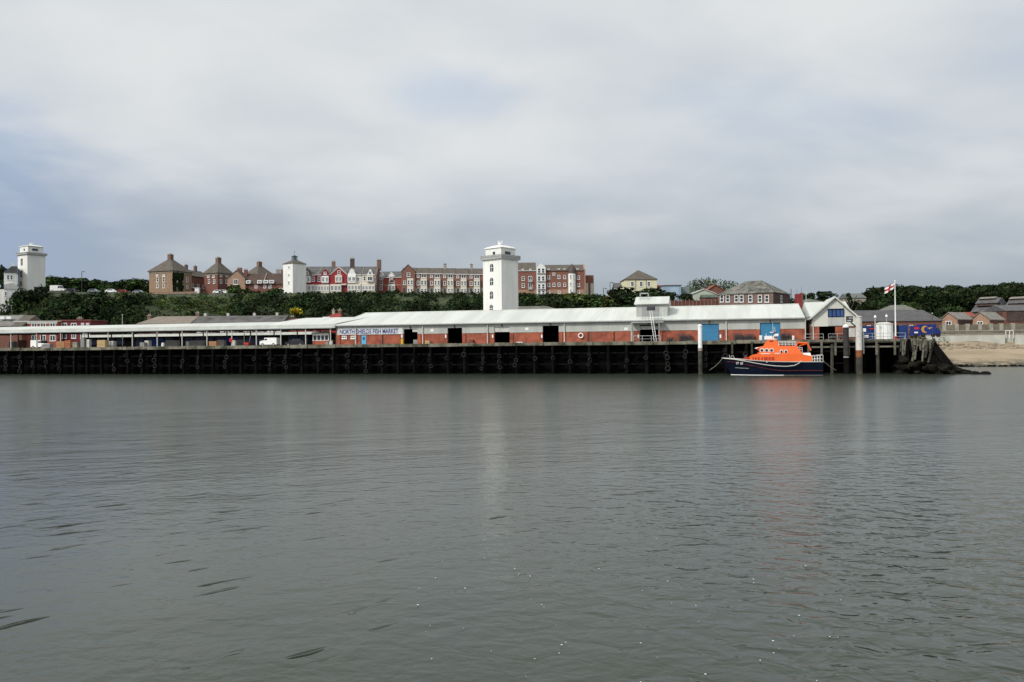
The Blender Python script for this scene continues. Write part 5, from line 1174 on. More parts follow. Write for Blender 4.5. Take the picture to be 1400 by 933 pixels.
# terrace road on the bank
G_ = 'vehicles parked along the bank top road'
rd = MB(); xs_ = np.linspace(-235, -40, 60); V = []; F_ = []
for i, x in enumerate(xs_):
    for yy in (291.2, 296.5): V.append((x, yy, float(height(x, yy))+.05))
for i in range(59): F_.append((i*2, i*2+2, i*2+3, i*2+1))
o = MB().add(V, F_).build('road', asph); tag(o, 'narrow road along the top of the bank', 'road', kind='structure')
def roadcar(px, label, paint, **k): 
    x = atY(px, 400, 292.2)[0]; return car(px, 292.2, label, paint, z=float(height(x, 292.2))+.55, group=G_, **k)
roadcar(70, 'white arched roof caravan like van parked beside the far left lighthouse', whitep, van=True, l=5.2, h=2.3)
roadcar(91, 'dark car parked right of the white van by the lighthouse', carblack)
roadcar(121, 'silver car parked below the bank lamp post', carsilver)
roadcar(145, 'white car parked on the bank top between silver and dark red cars', whitep)
roadcar(161, 'dull red car parked on the bank top', carred, flip=False)
roadcar(182, 'long silver estate car parked nearest the tan flats', carsilver, l=4.6)
roadcar(292, 'small white car parked below the middle flats, left one of two', whitep, l=3.8)
roadcar(300, 'small white car parked below the middle flats, right one of two', whitep, l=3.8)
t = thing('white_shelter_box', 'upright white box cabin standing on the bank top below the dark red flats', 'cabin', (atY(269, 398, 291.5)[0], 291.5, float(height(atY(269, 398, 291.5)[0], 291.5))+.3)); MB().box(-.7, .7, 0, 1.2, -.5, 2.4).build('body', whitep, t); MB().box(-.85, .85, -.15, 1.35, 2.403, 2.6).build('roof', whitep, t); MB().box(-.3, .3, -.03, -.003, .3, 1.6).build('door', palew, t)
wl_ = thing('garden_wall', 'low tan garden wall along the foot of the tan brick flats', 'wall', (atY(206, 400, 289.8)[0], 289.8, 0)); x1 = atY(268, 400, 289.8)[0]-atY(206, 400, 289.8)[0]; zb = float(height(atY(235, 400, 289.8)[0], 289.8))
MB().box(0, x1, 0, .3, zb-1, zb+1.2).build('wall_face', brickP, wl_); MB().box(-.05, x1+.05, -.06, .36, zb+1.203, zb+1.3).build('coping', stone, wl_)
# quay vehicles (under the canopy)
def qthing(name, label, cat, px, d, rz=0, group=None, z=0):
    x = Q.front(px, 470, d)[0]; return thing(name, label, cat, Q.w(x, d, DECK+z), QA+rz, group)
def qcar(px, d, label, paint, flip=False, van=False, l=4.2, h=1.5, w=1.75, rz=0, group='vehicles on the quay'):
    t = qthing('parked_van' if van else 'parked_car', label, 'van' if van else 'car', px, d, rz+(math.pi if flip else 0), group); car_parts(t, w, l, h, paint, van); return t
qcar(46, 5.6, 'white van with rounded roof parked under the left end of the canopy', whitep, van=True, l=3.8, h=1.9)
qcar(381, 5.6, 'white van facing left under the canopy, left of the glazed kiosk', whitep, flip=True, van=True, l=3.9, h=1.75)
qcar(418, 7, 'dark estate car with pale roof under the canopy, next to the kiosk', carblack, flip=True, l=4.3, h=1.5)
qcar(1240, 26, 'dark blue box van parked behind the flagpole', bluec, flip=True, van=True, l=3.4, h=2.9)
# lorry with crescent marking
t = qthing('blue_lorry', 'deep blue lorry with yellow crescent marking parked near the beach end of the quay', 'lorry', 1249, 42, .1, None); 
lz = 6.2-DECK; L_ = Q.front(1288, 450, 42)[0]-Q.front(1249, 450, 42)[0]
cobalt = mat('cobalt_lorry_paint', (.014, .028, .17), .4, .08, 1)
bx_ = MB().box(L_*.28, L_*.83, 0, 2.4, lz+.55, lz+2.75).build('box_body', cobalt, t)
m_ = MB(); pts = [(math.cos(a)*.75, math.sin(a)*.75) for a in np.linspace(.9, 5.2, 12)]+[(math.cos(a)*.5+.28, math.sin(a)*.55) for a in np.linspace(4.9, 1.2, 12)]
m_.prism_y([(L_*.42+x, lz+1.7+y) for x, y in pts], -.03, -.004); m_.build('crescent_mark', mat('ochre_mark', (.50, .28, .04), .5, .1, 1), bx_)
m_ = MB(); m_.prism_y([(L_*.5, lz+2.0), (L_*.72, lz+2.2), (L_*.58, lz+1.7)], -.03, -.004); m_.build('swoosh_mark', mat('ochre_mark', (.5, .28, .04)), bx_)
cb = MB().prism_y([(L_*.84, lz+.5), (L_, lz+.5), (L_, lz+1.2), (L_*.93, lz+2.0), (L_*.84, lz+2.0)], .1, 2.3).build('cab', cobalt, t); MB().prism_y([(L_*.87, lz+1.25), (L_*.97, lz+1.25), (L_*.93, lz+1.85), (L_*.87, lz+1.85)], .07, 2.33).build('window', glass, cb)
ru_ = MB().box(0, L_*.27, 0, 2.4, lz+.4, lz+2.5).build('rear_unit', cobalt, t); MB().box(L_*.03, L_*.2, -.03, -.004, lz+1.7, lz+2.2).build('panel_mark', redl, ru_); MB().box(L_*.03, L_*.16, -.03, -.004, lz+.9, lz+1.2).build('panel_mark', whitep, ru_)
for x in (.1, .36, .72, .9):
    m_ = MB(); m_.tube((L_*x, -.05, lz+.42), (L_*x, .3, lz+.42), .42, 10); m_.build('wheel', rubber, t)
# tank, containers
t = qthing('white_tank', 'white round ribbed tank with a low domed lid on the quay behind the railing', 'tank', 1208.5, 8)
rr = (1220-1197)/2/F*141; zt_ = qz(1208, 443.5, 8)-DECK; m_ = MB(); m_.cyl(0, 0, .05, zt_, rr, rr, 28); m_.build('shell', whitep, t); m_ = MB(); m_.cyl(0, 0, zt_+.003, zt_+.35, rr+.08, rr*.5, 28); m_.build('lid', palew, t)
m_ = MB()
for k in range(14): a_ = 2*math.pi*k/14; m_.tube((rr*1.01*math.cos(a_), rr*1.01*math.sin(a_), .05), (rr*1.01*math.cos(a_), rr*1.01*math.sin(a_), zt_), .03, 4)
m_.build('rib', palew, t)
def container(px0, px1, d, h, label, m, name='shipping_container', cat='container', z=0, dep=2.4, grp=None):
    x0 = Q.front(px0, 460, d)[0]; L_ = Q.front(px1, 460, d)[0]-x0; t = thing(name, label, cat, Q.w(x0, d, DECK+z), QA, grp)
    m_ = MB(); m_.box(.08, L_-.08, .08, dep-.08, .1, h-.1); k = .3
    while k < L_-.3: m_.box(k, k+.14, .03, .08, .15, h-.15); k += .32
    m_.build('side_panel', m, t); m_ = MB()
    for x in (0, L_-.12):
        for y in (0, dep-.12): m_.box(x, x+.12, y, y+.12, 0, h)
    for z_ in (0, h-.12): m_.box(.12, L_-.12, 0, .1, z_, z_+.12); m_.box(.12, L_-.12, dep-.1, dep, z_, z_+.12)
    m_.build('frame', m, t); return t
t = container(1179, 1196.5, 9, qz(1187, 446, 9)-DECK, 'dark blue container with white lettering panels between the white column and the tank', bluec); MB().box(.3, 1.0, -.03, .0, .4, .9).build('panel_mark', whitep, t); MB().box(.1, .6, -.03, 0, 1.5, 2.1).build('panel_mark', whitep, t); MB().box(1.2, 2.1, -.03, 0, 1.9, 2.1).build('panel_mark', redl, t)
container(1220.5, 1229, 10, 2.6, 'navy blue container directly right of the white tank', navy)
container(203, 214.5, 12, 2.0, 'bright blue container under the canopy beside the grey bins', mat('strong_blue', (.01, .07, .32), .5, .15, 1))
container(306, 315.5, 14, 2.1, 'blue container under the canopy behind the red lifebuoy', mat('strong_blue', (.01, .07, .32)))
# crates, boxes and bins
def crate(px0, px1, d, h, label, m, name='crate', cat='crate', dep=1.1):
    x0 = Q.front(px0, 470, d)[0]; L_ = Q.front(px1, 470, d)[0]-x0; t = thing(name, label, cat, Q.w(x0, d, DECK), QA)
    m_ = MB(); m_.box(.06, L_-.06, .06, dep-.06, .12, h-.02); m_.build('body', m, t); m_ = MB(); n = max(2, int(h/.3))
    for k in range(n): m_.box(0, L_, 0, .057, .12+k*(h-.12)/n, .12+(k+.8)*(h-.12)/n)
    m_.build('slats', m, t); m_ = MB()
    for k in range(3): x = (L_-.12)*k/2; m_.box(x, x+.12, .02, dep-.02, 0, .118)
    m_.build('runner', timberG, t); return t
crate(57, 68, 3.0, 1.0, 'low grey bin under the canopy right of the rounded white van', greyb, 'bin', 'bin')
crate(77, 88, 3.6, 1.55, 'orange brown crate stack, left of two side by side near the canopy left end', card)
crate(88.5, 96, 3.6, 1.75, 'redder taller crate stack right beside the orange brown stack', mat('red_brown_crate', (.33, .12, .06), .9, .2, 2))
crate(96.5, 105, 4.0, 1.35, 'grey tan crate stack right of the redder crate stack', stone)
crate(110, 115, 4.2, 2.4, 'tall narrow grey cabinet under the canopy', greyb, 'cabinet', 'cabinet', .8)
crate(118, 122, 4.6, 1.9, 'narrow pale cabinet a step right of the tall grey cabinet', palew, 'cabinet', 'cabinet', .8)
crate(132.5, 143.5, 3.0, 1.7, 'pale tan wooden box stack standing alone near the quay edge', cardl)
crate(149, 155, 5, 1.5, 'off white box with dark foot right of the pale tan stack', palew, 'box', 'box')
crate(191, 197, 4, 1.1, 'slanting grey board bin left of the bright blue container', greyb, 'bin', 'bin')
crate(197.5, 203, 5, 1.5, 'pale grey bin touching the bright blue container', palew, 'bin', 'bin')
crate(226, 242, 13, 1.6, 'long pale panel box in the middle of the canopy', palew, 'box', 'box')
crate(254, 258.5, 9, 1.3, 'small pale locker left of the second long panel box', palew, 'locker', 'locker', .8)
crate(260, 277, 13, 1.5, 'second long pale panel box, left of the brown crate', palew, 'box', 'box')
crate(285.5, 295.5, 3.2, 1.15, 'brown wooden crate on the quay edge left of the lifebuoy', card)
crate(297, 306, 11, 1.5, 'pale grey tub behind the brown crate', palew, 'tub', 'tub')
crate(317.5, 321, 3.4, 1.3, 'narrow pale cupboard just below the red lifebuoy', palew, 'cupboard', 'cupboard', .7)
crate(323, 334, 12, 1.5, 'grey plank stack under the slanting pale posts', greyb, 'plank_stack', 'planks')
crate(355, 363, 9, 1.4, 'light grey crate left of the white van near the kiosk', greyb)
crate(581, 587, 3.6, .8, 'small wooden box on the quay edge in front of the brick bay', cardl, 'box', 'box')
crate(641, 646.5, 4.0, .9, 'dark red banded drum pallet right of the second hall opening', brickD, 'pallet_box', 'pallet box')
crate(706, 714, 3.8, .35, 'flat white fish box near the third hall opening', whitep, 'fish_box', 'box')
crate(445, 449, 2.2, .7, 'small grey box on the quay edge below the kiosk', greyb, 'box', 'box', .7)
crate(548, 551, 3.8, 1.2, 'yellow and orange gas bottle rack left of the first hall opening', yelp, 'bottle_rack', 'rack', .5)
crate(1038, 1042, 1.6, 1.0, 'small white box on the quay behind the lifeboat bow', whitep, 'box', 'box', .7)
crate(1083, 1086, 2, .9, 'white bin on the quay left of the gabled building', whitep, 'bin', 'bin', .7)
def rack(px0, px1, d, h, label, n=6):
    x0 = Q.front(px0, 462, d)[0]; L_ = Q.front(px1, 462, d)[0]-x0; t = thing('trolley_stack', label, 'trolley stack', Q.w(x0, d, DECK), QA); m_ = MB()
    for k in range(n):
        x = L_*k/n; w_ = L_/n*.55; m_.box(x, x+.08, 0, .7, 0, h*random.uniform(.85, 1)); m_.box(x+w_, x+w_+.07, 0, .7, 0, h*random.uniform(.8, 1)); [m_.box(x+.08, x+w_, 0, .06, h*q, h*q+.12) for q in (.2, .55, .85)]
    m_.build('frame', steel, t); m_ = MB()
    for k in range(n): m_.tube((L_*(k+.3)/n, -.02, .15), (L_*(k+.3)/n, .1, .15), .14, 8)
    m_.build('wheel', rubber, t)
rack(928, 946, 4.0, 1.5, 'dark upright stack of trolleys against the brick right of the gantry', 6)
rack(1003, 1016, 4.0, 1.5, 'dark stack of upright trolleys between the two blue shutters, left half', 5); rack(1017, 1031, 4.0, 1.4, 'dark stack of upright trolleys between the two blue shutters, right half', 5)
rack(1068, 1082, 4.0, 1.5, 'dark stack of trolleys right of the second blue shutter', 4); rack(912, 920, 4.0, .9, 'low dark trolley heap beside the gantry post', 3)
crate(915, 923, 4.2, .5, 'low pile of pallets beside the trolley stacks', timberG, 'pallet_pile', 'pallets')
# black heap in front of the gabled building
m_ = MB(); x0 = Q.front(1147, 462, 2)[0]
for k in range(22): rock(m_, x0+random.uniform(-1.3, 1.3), 2+random.uniform(-.3, .3), DECK+random.uniform(.1, .9), random.uniform(.15, .4), .7)
o = m_.build('net_heap', mat('black_net', (.02, .02, .022), .9, .4, 2), None, loc=Q.o, rot=(0, 0, QA)); tag(o, 'heap of black nets and floats by the door of the gabled building', 'net heap')
# lifebuoys
def torus(R_, r, m, name, parent=None):
    vs = []; fs = []; A, B_ = 20, 8
    for i in range(A):
        a = 2*math.pi*i/A
        for j in range(B_): t = 2*math.pi*j/B_; q = R_+r*math.cos(t); vs.append((q*math.cos(a), r*math.sin(t), q*math.sin(a)))
    for i in range(A):
        for j in range(B_): fs.append((i*B_+j, i*B_+(j+1) % B_, ((i+1) % A)*B_+(j+1) % B_, ((i+1) % A)*B_+j))
    return MB().add(vs, fs).build(name, m, parent, smooth=True)
o = torus(.42, .10, whitep, 'lifebuoy'); o.location = Q.w(*Q.front(794, 459, 4.7)[:1], 4.7, Q.front(794, 459, 4.7)[1]); o.rotation_euler = (0, 0, QA); tag(o, 'white lifebuoy hung on the red brick wall of the hall', 'lifebuoy')
o = torus(.30, .15, mat('lifebuoy_red', (.55, .03, .04), .5, .1, 1), 'lifebuoy'); o.location = Q.w(*Q.front(316, 465.5, 4.4)[:1], 4.4, Q.front(316, 465.5, 4.4)[1]); o.rotation_euler = (0, 0, QA); tag(o, 'red lifebuoy hung on a canopy post', 'lifebuoy')
t = qthing('red_barrow', 'small red handcart on the quay edge right of the lifebuoy', 'handcart', 337.5, 2.2); MB().prism_y([(-.4, .3), (.4, .3), (.55, .8), (-.55, .8)], -.3, .3).build('tray', redl, t); MB().tube((0, -.2, .2), (0, .2, .2), .2, 10).build('wheel', rubber, t); MB().tube((.5, 0, .7), (1.1, 0, .95), .04).build('handle', steel, t)
for px, lean, lab in ((334, .0, 'upright pale post standing loose under the canopy'), (341, .45, 'slanting pale post leaning under the canopy')):
    t = qthing('loose_post', lab, 'post', px, 8); MB().tube((0, 0, 1.0 if lean else .4), (lean, 0, 2.8), .09, 6).build('shaft', palew, t); MB().box(-.25, .25, -.25, .25, 0, 1.0 if lean else .4).build('foot', steel, t)
for px, d, lab in ((223, 6, 'white gas bottle shaped drum standing under the canopy'), (453, 5.5, 'small white round bin at the right foot of the kiosk')):
    t = qthing('white_drum', lab, 'drum', px, d); m_ = MB(); m_.cyl(0, 0, 0, .9, .35, .35, 14); m_.build('body', whitep, t); m_ = MB(); m_.cyl(0, 0, .903, 1.05, .33, .12, 14); m_.build('lid', palew, t)
for k, (px, lab) in enumerate(((395, 'white sheeted goods under the canopy between the van and the dark car'), (404, 'upright white fish tub stack under the canopy left of the kiosk'), (12, 'grey tubs at the far left end of the canopy'), (24, 'dull red bin at the far left end of the canopy'))):
    crate(px, px+5+k, 14, 1.2+.3*k, lab, (whitep, whitep, greyb, brickD)[k], 'tub', 'tub')

# lamp posts, masts
def lamp(px, ytop, fr, d, z0, label, head, r=.06, arm=0, group=None):
    x, z = fr.front(px, ytop, d); t = thing('lamp_post', label, 'lamp post', fr.w(x, d, z0), fr.a, group); h = z-z0
    MB().tube((0, 0, 0), (0, 0, h), r*1.3, 8, r).build('pole', galv if head != 'dark' else steel, t)
    if arm: MB().tube((0, 0, h), (arm, 0, h-.1), .05).build('arm', steel, t); MB().box(arm-.35, arm+.15, -.15, .15, h-.35, h-.1).build('lamp_head', steel, t)
    else: m_ = MB(); q_ = .22 if head != 'dark' else .11; m_.cyl(0, 0, h, h+.3, q_, q_*.8, 10); m_.cyl(0, 0, h+.3, h+.42, q_*.8, .05, 10); m_.build('lamp_head', whitep if head != 'dark' else steel, t)
lamp(1196.5, 434.5, Q, 5, DECK, 'grey lamp post with white globe head left of the white tank', 'w', .10); lamp(1212, 433.5, Q, 12, DECK, 'thin lamp post with white head behind the white tank', 'w', .07)
for px, yt, Y, lab in ((111.8, 371, 300, 'tall dark lamp post with twin heads on the bank top against the sky'), (825, 394, 262, 'short dark lamp post right of the apartment building'), (834, 386, 262, 'thin dark pole left of the yellow house'), (1081.5, 397, 225, 'thin dark mast right of the slate roofed house')):
    x = atY(px, yt, Y)[0]; lamp(px, yt, WF, Y, float(height(x, Y)), lab, 'dark', .10, .9 if px < 900 else 0)
for px, yt, lab in ((167.2, 431, 'thin pale mast rising above the canopy roof at left'), (1102, 400, 'thin tall pole where the hall meets the gabled building'), (1274.5, 429, 'thin dark mast in front of the long slate shed')):
    x, z = Q.front(px, yt, 20); t = thing('mast', lab, 'mast', Q.w(x, 20, DECK), QA); h = z-DECK; MB().tube((0, 0, 0), (0, 0, h), .07, 6, .04).build('pole', palew if px < 1200 else steel, t); MB().box(-.12, .12, -.05, .05, h, h+.15).build('cap', palew, t)
# flagpole and flag
x, z = Q.front(1223.5, 384.5, 1.5); t = thing('flagpole', 'tall white flagpole with a red base collar on the quay', 'flagpole', Q.w(x, 1.5, DECK), QA); h = z-DECK
MB().tube((0, 0, .6), (0, 0, h), .13, 10, .06).build('pole', whitep, t); MB().box(-.35, .35, -.35, .35, 0, .25).build('base', redl, t); MB().tube((0, 0, .25), (0, 0, .6), .17, 10).build('collar', redl, t); m_ = MB(); m_.cyl(0, 0, h, h+.15, .10, .04, 8); m_.build('finial', whitep, t)
fl = thing('flag', 'white flag with a red cross flying left from the tall white flagpole', 'flag', Q.w(x, 1.5, DECK+h), QA)
def flagpt(u, v): return (-.1-u*1.15-.12*v, .16*math.sin(u*7+v)*u, -.15-v*1.05-u*.75-.06*math.sin(u*9))
def flagpart(name, u0, u1, v0, v1, m, off, parent, n=12):
    vs = []; fs = []
    for s_ in (-1, 1):
        for i in range(n+1):
            for j in range(5): p = flagpt(u0+(u1-u0)*i/n, v0+(v1-v0)*j/4); vs.append((p[0], p[1]+s_*off, p[2]))
    q = (n+1)*5
    for i in range(n):
        for j in range(4): a = i*5+j; fs.append((a, a+5, a+6, a+1)); fs.append((q+a, q+a+1, q+a+6, q+a+5))
    return MB().add(vs, fs).build(name, m, parent)
flagpart('cloth', 0, 1.35, 0, 1.1, whitep, .01, fl)
flagpart('cross_bar', 0, 1.35, .40, .70, redl, .02, fl); flagpart('cross_upright', .5, .75, 0, 1.1, redl, .025, fl)
flagpart('border', 0, 1.35, 1.04, 1.1, navy, .03, fl); flagpart('border', 0, 1.35, 0, .06, navy, .03, fl); flagpart('border', 1.3, 1.35, .06, 1.04, navy, .03, fl)

# mooring columns
def column(px, d, ytop, r, segs, label, cap=None):
    x, z = Q.front(px, ytop, d); t = thing('mooring_column', label, 'mooring column', Q.w(x, d, 0), QA)
    prev = -2
    for (y, m, nm) in segs:
        zz2 = Q.front(px, y, d)[1]; mb = MB(); mb.cyl(0, 0, prev, zz2, r, r, 16); mb.build(nm, m, t); prev = zz2+.003
    if cap: mb = MB(); mb.cyl(0, 0, prev, prev+cap[0]*.5, r*1.12, r*1.12, 16); mb.cyl(0, 0, prev+cap[0]*.5, prev+cap[0], r*1.12, r*.3, 16); mb.build('cap', cap[1], t)
    return t, x, z
column(957, -1.2, 446.5, .36, [(480, slime, 'wet_shaft'), (476, mat('stained_white', (.35, .27, .24), .8, .3, 1), 'stained_band'), (446.5, whitep, 'painted_shaft')], 'white capped round mooring column in front of the first blue shutter', (.35, whitep))
column(1156.5, -1.3, 448, .45, [(489, timber, 'wet_shaft'), (488, palew, 'pale_ring'), (448, mat('tarred_steel', (.035, .033, .03), .8, .3, 1), 'shaft')], 'dark round mooring column with a white domed cap right of the lifeboat', (.5, whitep))
t, x, z = column(1174, -1.5, 434, .52, [(489, slime, 'wet_shaft'), (479, rust, 'rusty_band'), (434, mat('dirty_white', (.55, .53, .48), .8, .18, 1.2), 'painted_shaft')], 'tall thick white mooring column with rusty band right of the gabled building', (.2, palew))
zarm = Q.front(1171, 448, -1.5)[1]; ztop = Q.front(1162, 441, -1.5)[1]; m_ = MB(); m_.tube((-.3, -.1, zarm), (-1.25, -.1, ztop), .11, 6); m_.build('bracket_arm', steel, t)
m_ = MB(); zb_, zt_ = Q.front(1162, 440.5, -1.5)[1], Q.front(1162, 432.5, -1.5)[1]; m_.box(-1.95, -.9, -.2, .1, zb_, zt_); bd = m_.build('signal_board', steel, t)
for k, (a, b2) in enumerate(((-1.8, -1.2), (-1.55, -1.0))): MB().box(a, b2, -.23, -.203, zb_+.18+.4*k, zb_+.3+.4*k).build('board_mark', palew, bd)
MB().tube((.75, .2, Q.front(1180, 484, -1.5)[1]), (.75, .2, Q.front(1180, 455, -1.5)[1]), .06).build('side_pipe', palew, t)

# ------------------------------------------------------------------ lifeboat
BD = -5.2
bx0 = Q.front(987, 500, BD)[0]; bx1 = Q.front(1123, 500, BD)[0]; BL = bx1-bx0
bz = lambda px, py: Q.front(px, py, BD)[1]
boat = thing('lifeboat', 'orange and navy blue lifeboat moored bow left against the dark quay', 'lifeboat', Q.w(bx0, BD, 0), QA)
bxl = lambda px: Q.front(px, 500, BD)[0]-bx0
K = 26; beam = 2.7
def hb(t): return beam*min(1, (t*2.3+.02)**.62)*(1-.08*max(0, t-.6)/.4)   # half breadth at deck
def sheer(t): return float(np.interp(t, [0, .12, .3, .5, .7, .85, 1], [bz(987, 489.8), bz(1003, 490.6), bz(1028, 492.6), bz(1055, 494.2), bz(1082, 494.6), bz(1100, 494.6), bz(1122, 494.5)]))
stem = bxl(1000)
rings = []
for i in range(K+1):
    t = i/K; zs = sheer(t); b_ = hb(t)
    row = []
    for j, (fb, fz) in enumerate(((0, -1), (.55, -.55), (.80, 0), (.90, .35), (.97, .75), (1, 1))):
        z_ = -.7 if fz == -1 else (-.35 if fz == -.55 else .0+zs*fz)
        rake = max(0, 1-t*5)*stem*(1-max(0, z_)/zs)*.95     # raked stem
        bb = b_*fb*(1-.45*max(0, 1-t*3)*(1-max(0, z_)/zs))
        row.append((t*BL+rake, bb, z_))
    rings.append(row)
vs = []; fs = []
for row in rings:
    vs += [(x, -b_, z) for x, b_, z in row]+[(x, b_, z) for x, b_, z in row[::-1]]
n = 12
for i in range(K):
    for j in range(n-1): fs.append((i*n+j, (i+1)*n+j, (i+1)*n+j+1, i*n+j+1))
fs.append(tuple(K*n+j for j in range(n))); 
hull = MB().add(vs, fs).build('hull', navy, boat)
dk = MB(); vs = []; fs = []
for i in range(K+1): t = i/K; vs += [(t*BL, -hb(t)+.02, sheer(t)-.06), (t*BL, hb(t)-.02, sheer(t)-.06)]
for i in range(K): fs.append((2*i, 2*i+2, 2*i+3, 2*i+1))
MB().add(vs, fs).build('deck', mat('deck_grey', (.2, .2, .2), .8, .1, 2), boat)
def strip(zf, r, m, name, t0=0, t1=1, out=.04):
    mb = MB(); ps = []
    for i in range(int(t0*K), int(t1*K)+1):
        t = i/K; zs = sheer(t); z_ = zf(t, zs); q = max(0, z_)/zs
        fb = float(np.interp(q, [0, .35, .75, 1], [.80, .90, .97, 1])); rake = max(0, 1-t*5)*stem*(1-q)*.95
        bb = hb(t)*fb*(1-.45*max(0, 1-t*3)*(1-q)); ps.append((t*BL+rake, -bb-out, z_))
    mb.path([(x, -y, z) for x, y, z in ps], r, 6); mb.build(name, m, hull)
    return MB().path(ps, r, 6).build(name, m, hull)
strip(lambda t, zs: zs+.0, .075, mat('fender_grey', (.42, .40, .36), .6, .1, 1), 'gunwale_fender')
strip(lambda t, zs: zs*.80 if t < .12 else max(.78, zs*.80-(t-.12)*2.2), .02, mat('faded_red', (.30, .06, .04), .6, .1, 1), 'red_line', .05, 1); strip(lambda t, zs: .02, .06, whitep, 'waterline_stripe', 0, .62, .03); strip(lambda t, zs: .02, .04, mat('dull_boot_line', (.2, .19, .17), .7, .2, 2), 'waterline_stripe', .6, 1, .03)
strip(lambda t, zs: zs*.45, .03, palew, 'bow_line', .14, .3)
# white rope looped along the side
mb = MB(); pts = []
for px, py in ((990, 490.6), (1005, 491.8), (1020, 494.2), (1033, 496.8), (1046, 499), (1060, 500.6), (1075, 501.2), (1086, 500.0), (1092, 497), (1096, 493.5)): x, z = Q.front(px, py, BD-2.95); pts.append((x-bx0, -2.95 if px > 1015 else -hb((x-bx0)/BL)-.12, z))
mb.path(pts, .06, 6); mb.build('side_rope', mat('white_rope', (.6, .57, .5), .8, .1, 3), hull)
tnum = (bxl(1006)-0)/BL
xn, zn = Q.front(1006.8, 498, BD-1.7); 
def hull_y(x, z):
    t = x/BL; zs = sheer(t); q = z/zs; return -hb(t)*float(np.interp(q, [0, .35, .75, 1], [.80, .90, .97, 1]))*(1-.45*max(0, 1-t*3)*(1-q))
for txt, px, w_ in (('17', 1006.8, .42), ('20', 1012, .48)):
    x, z = Q.front(px, 498.5, BD-1.7); x -= bx0; y = hull_y(x, z); y2 = hull_y(x+.45, z); a_ = math.atan2(y2-y, .45)
    text('number_lettering', txt, x, y-.10, z, w_, .38, whitep, hull, rz=a_)
# superstructure
def sup(name, m, prof_px, hw0, hw1, parent=boat, shift=0):
    pts = [(bxl(px), bz(px, py)) for px, py in prof_px]; zlo = min(p[1] for p in pts); zhi = max(p[1] for p in pts); n = len(pts); vs = []
    for s_ in (-1, 1): vs += [(x, s_*(hw0+(hw1-hw0)*(z-zlo)/(zhi-zlo)), z) for x, z in pts]
    A = sum(pts[i][0]*pts[(i+1) % n][1]-pts[(i+1) % n][0]*pts[i][1] for i in range(n)); f = list(range(n)); 
    if A < 0: f = f[::-1]
    fs = [tuple(f), tuple(v+n for v in f[::-1])]+[(f[(k+1) % n], f[k], f[k]+n, f[(k+1) % n]+n) for k in range(n)]
    return MB().add(vs, fs).build(name, m, parent)
low = sup('lower_cabin', orange, [(1024.5, 494.5), (1024.5, 488.5), (1028, 485.8), (1036, 484.2), (1093, 484.0), (1109, 487.0), (1109, 496.0), (1060, 498.5), (1040, 496.5)], 2.05, 1.85)
whl = sup('wheelhouse', orange, [(1035.5, 484.3), (1038.5, 480.2), (1033.5, 477.5), (1033, 475.8), (1044, 473.4), (1088, 473.2), (1096, 484.2)], 1.85, 1.45)
fly = sup('flying_bridge', orange, [(1044, 473.6), (1047, 468.5), (1049.5, 464.8), (1058, 464.3), (1062.5, 466.5), (1066.5, 473.4)], 1.1, .85)
sup('visor_edge', whitep, [(1032.8, 476.9), (1033.5, 475.6), (1037, 475.0), (1036.5, 476.0)], 1.9, 1.86, whl)
hy = lambda py, lo_, hi_, a, b2: -(a+(b2-a)*(py-lo_)/(hi_-lo_))
def port(px, py, w_, h_, hw, parent, slope=0):
    x, z = bxl(px), bz(px, py); n = 10
    for nm, m, k, off in (('window', whitep, 1.35, .03), ('pane', glass, .92, .05)):
        for s_ in (-1, 1):
            pts = [(x+w_/2*k*math.copysign(abs(math.cos(a))**.6, math.cos(a)), z+h_/2*k*math.copysign(abs(math.sin(a))**.6, math.sin(a))) for a in np.linspace(0, 2*math.pi, n*2, endpoint=False)]
            y0 = s_*(hw+off); mb = MB().prism_y(pts, min(y0, y0-s_*.12), max(y0, y0-s_*.12)); o = mb.build(nm, m, parent if nm == 'window' else port.last.get(s_, parent))
            if nm == 'window': port.last[s_] = o
port.last = {}
for px in (1041, 1047.5, 1054): port(px, 479.2, .48, .45, 1.70, whl)
for px in (1067.5, 1073.5): port(px, 481, .36, .5, 1.75, whl)
for px, w_ in ((1029, .16), (1032.5, .2), (1036.5, .2), (1041, .2), (1046, .5), (1051, .3), (1055.5, .4)):
    x, z = bxl(px), bz(px, 490.2); MB().box(x-w_/2, x+w_/2, -2.03, -1.9, z-.26, z+.26).build('recess_shade_panel', orangeD, low)  # darker orange boxes paint the shade of recesses along the cabin side
x, z = bxl(1040), bz(1040, 483.7); MB().box(x-.05, x+1.4, -1.89, -1.8, z-.05, z+.06).build('white_line', whitep, whl)
text('name_lettering', 'RNLI', bxl(1058.5), -1.93, bz(1058, 484.6), 0.75, .26, whitep, whl)
x, z = bxl(1050), bz(1050, 465.9); MB().box(bxl(1052), bxl(1056.5), -1.0, -.9, z-.18, z).build('grille', steel, fly)
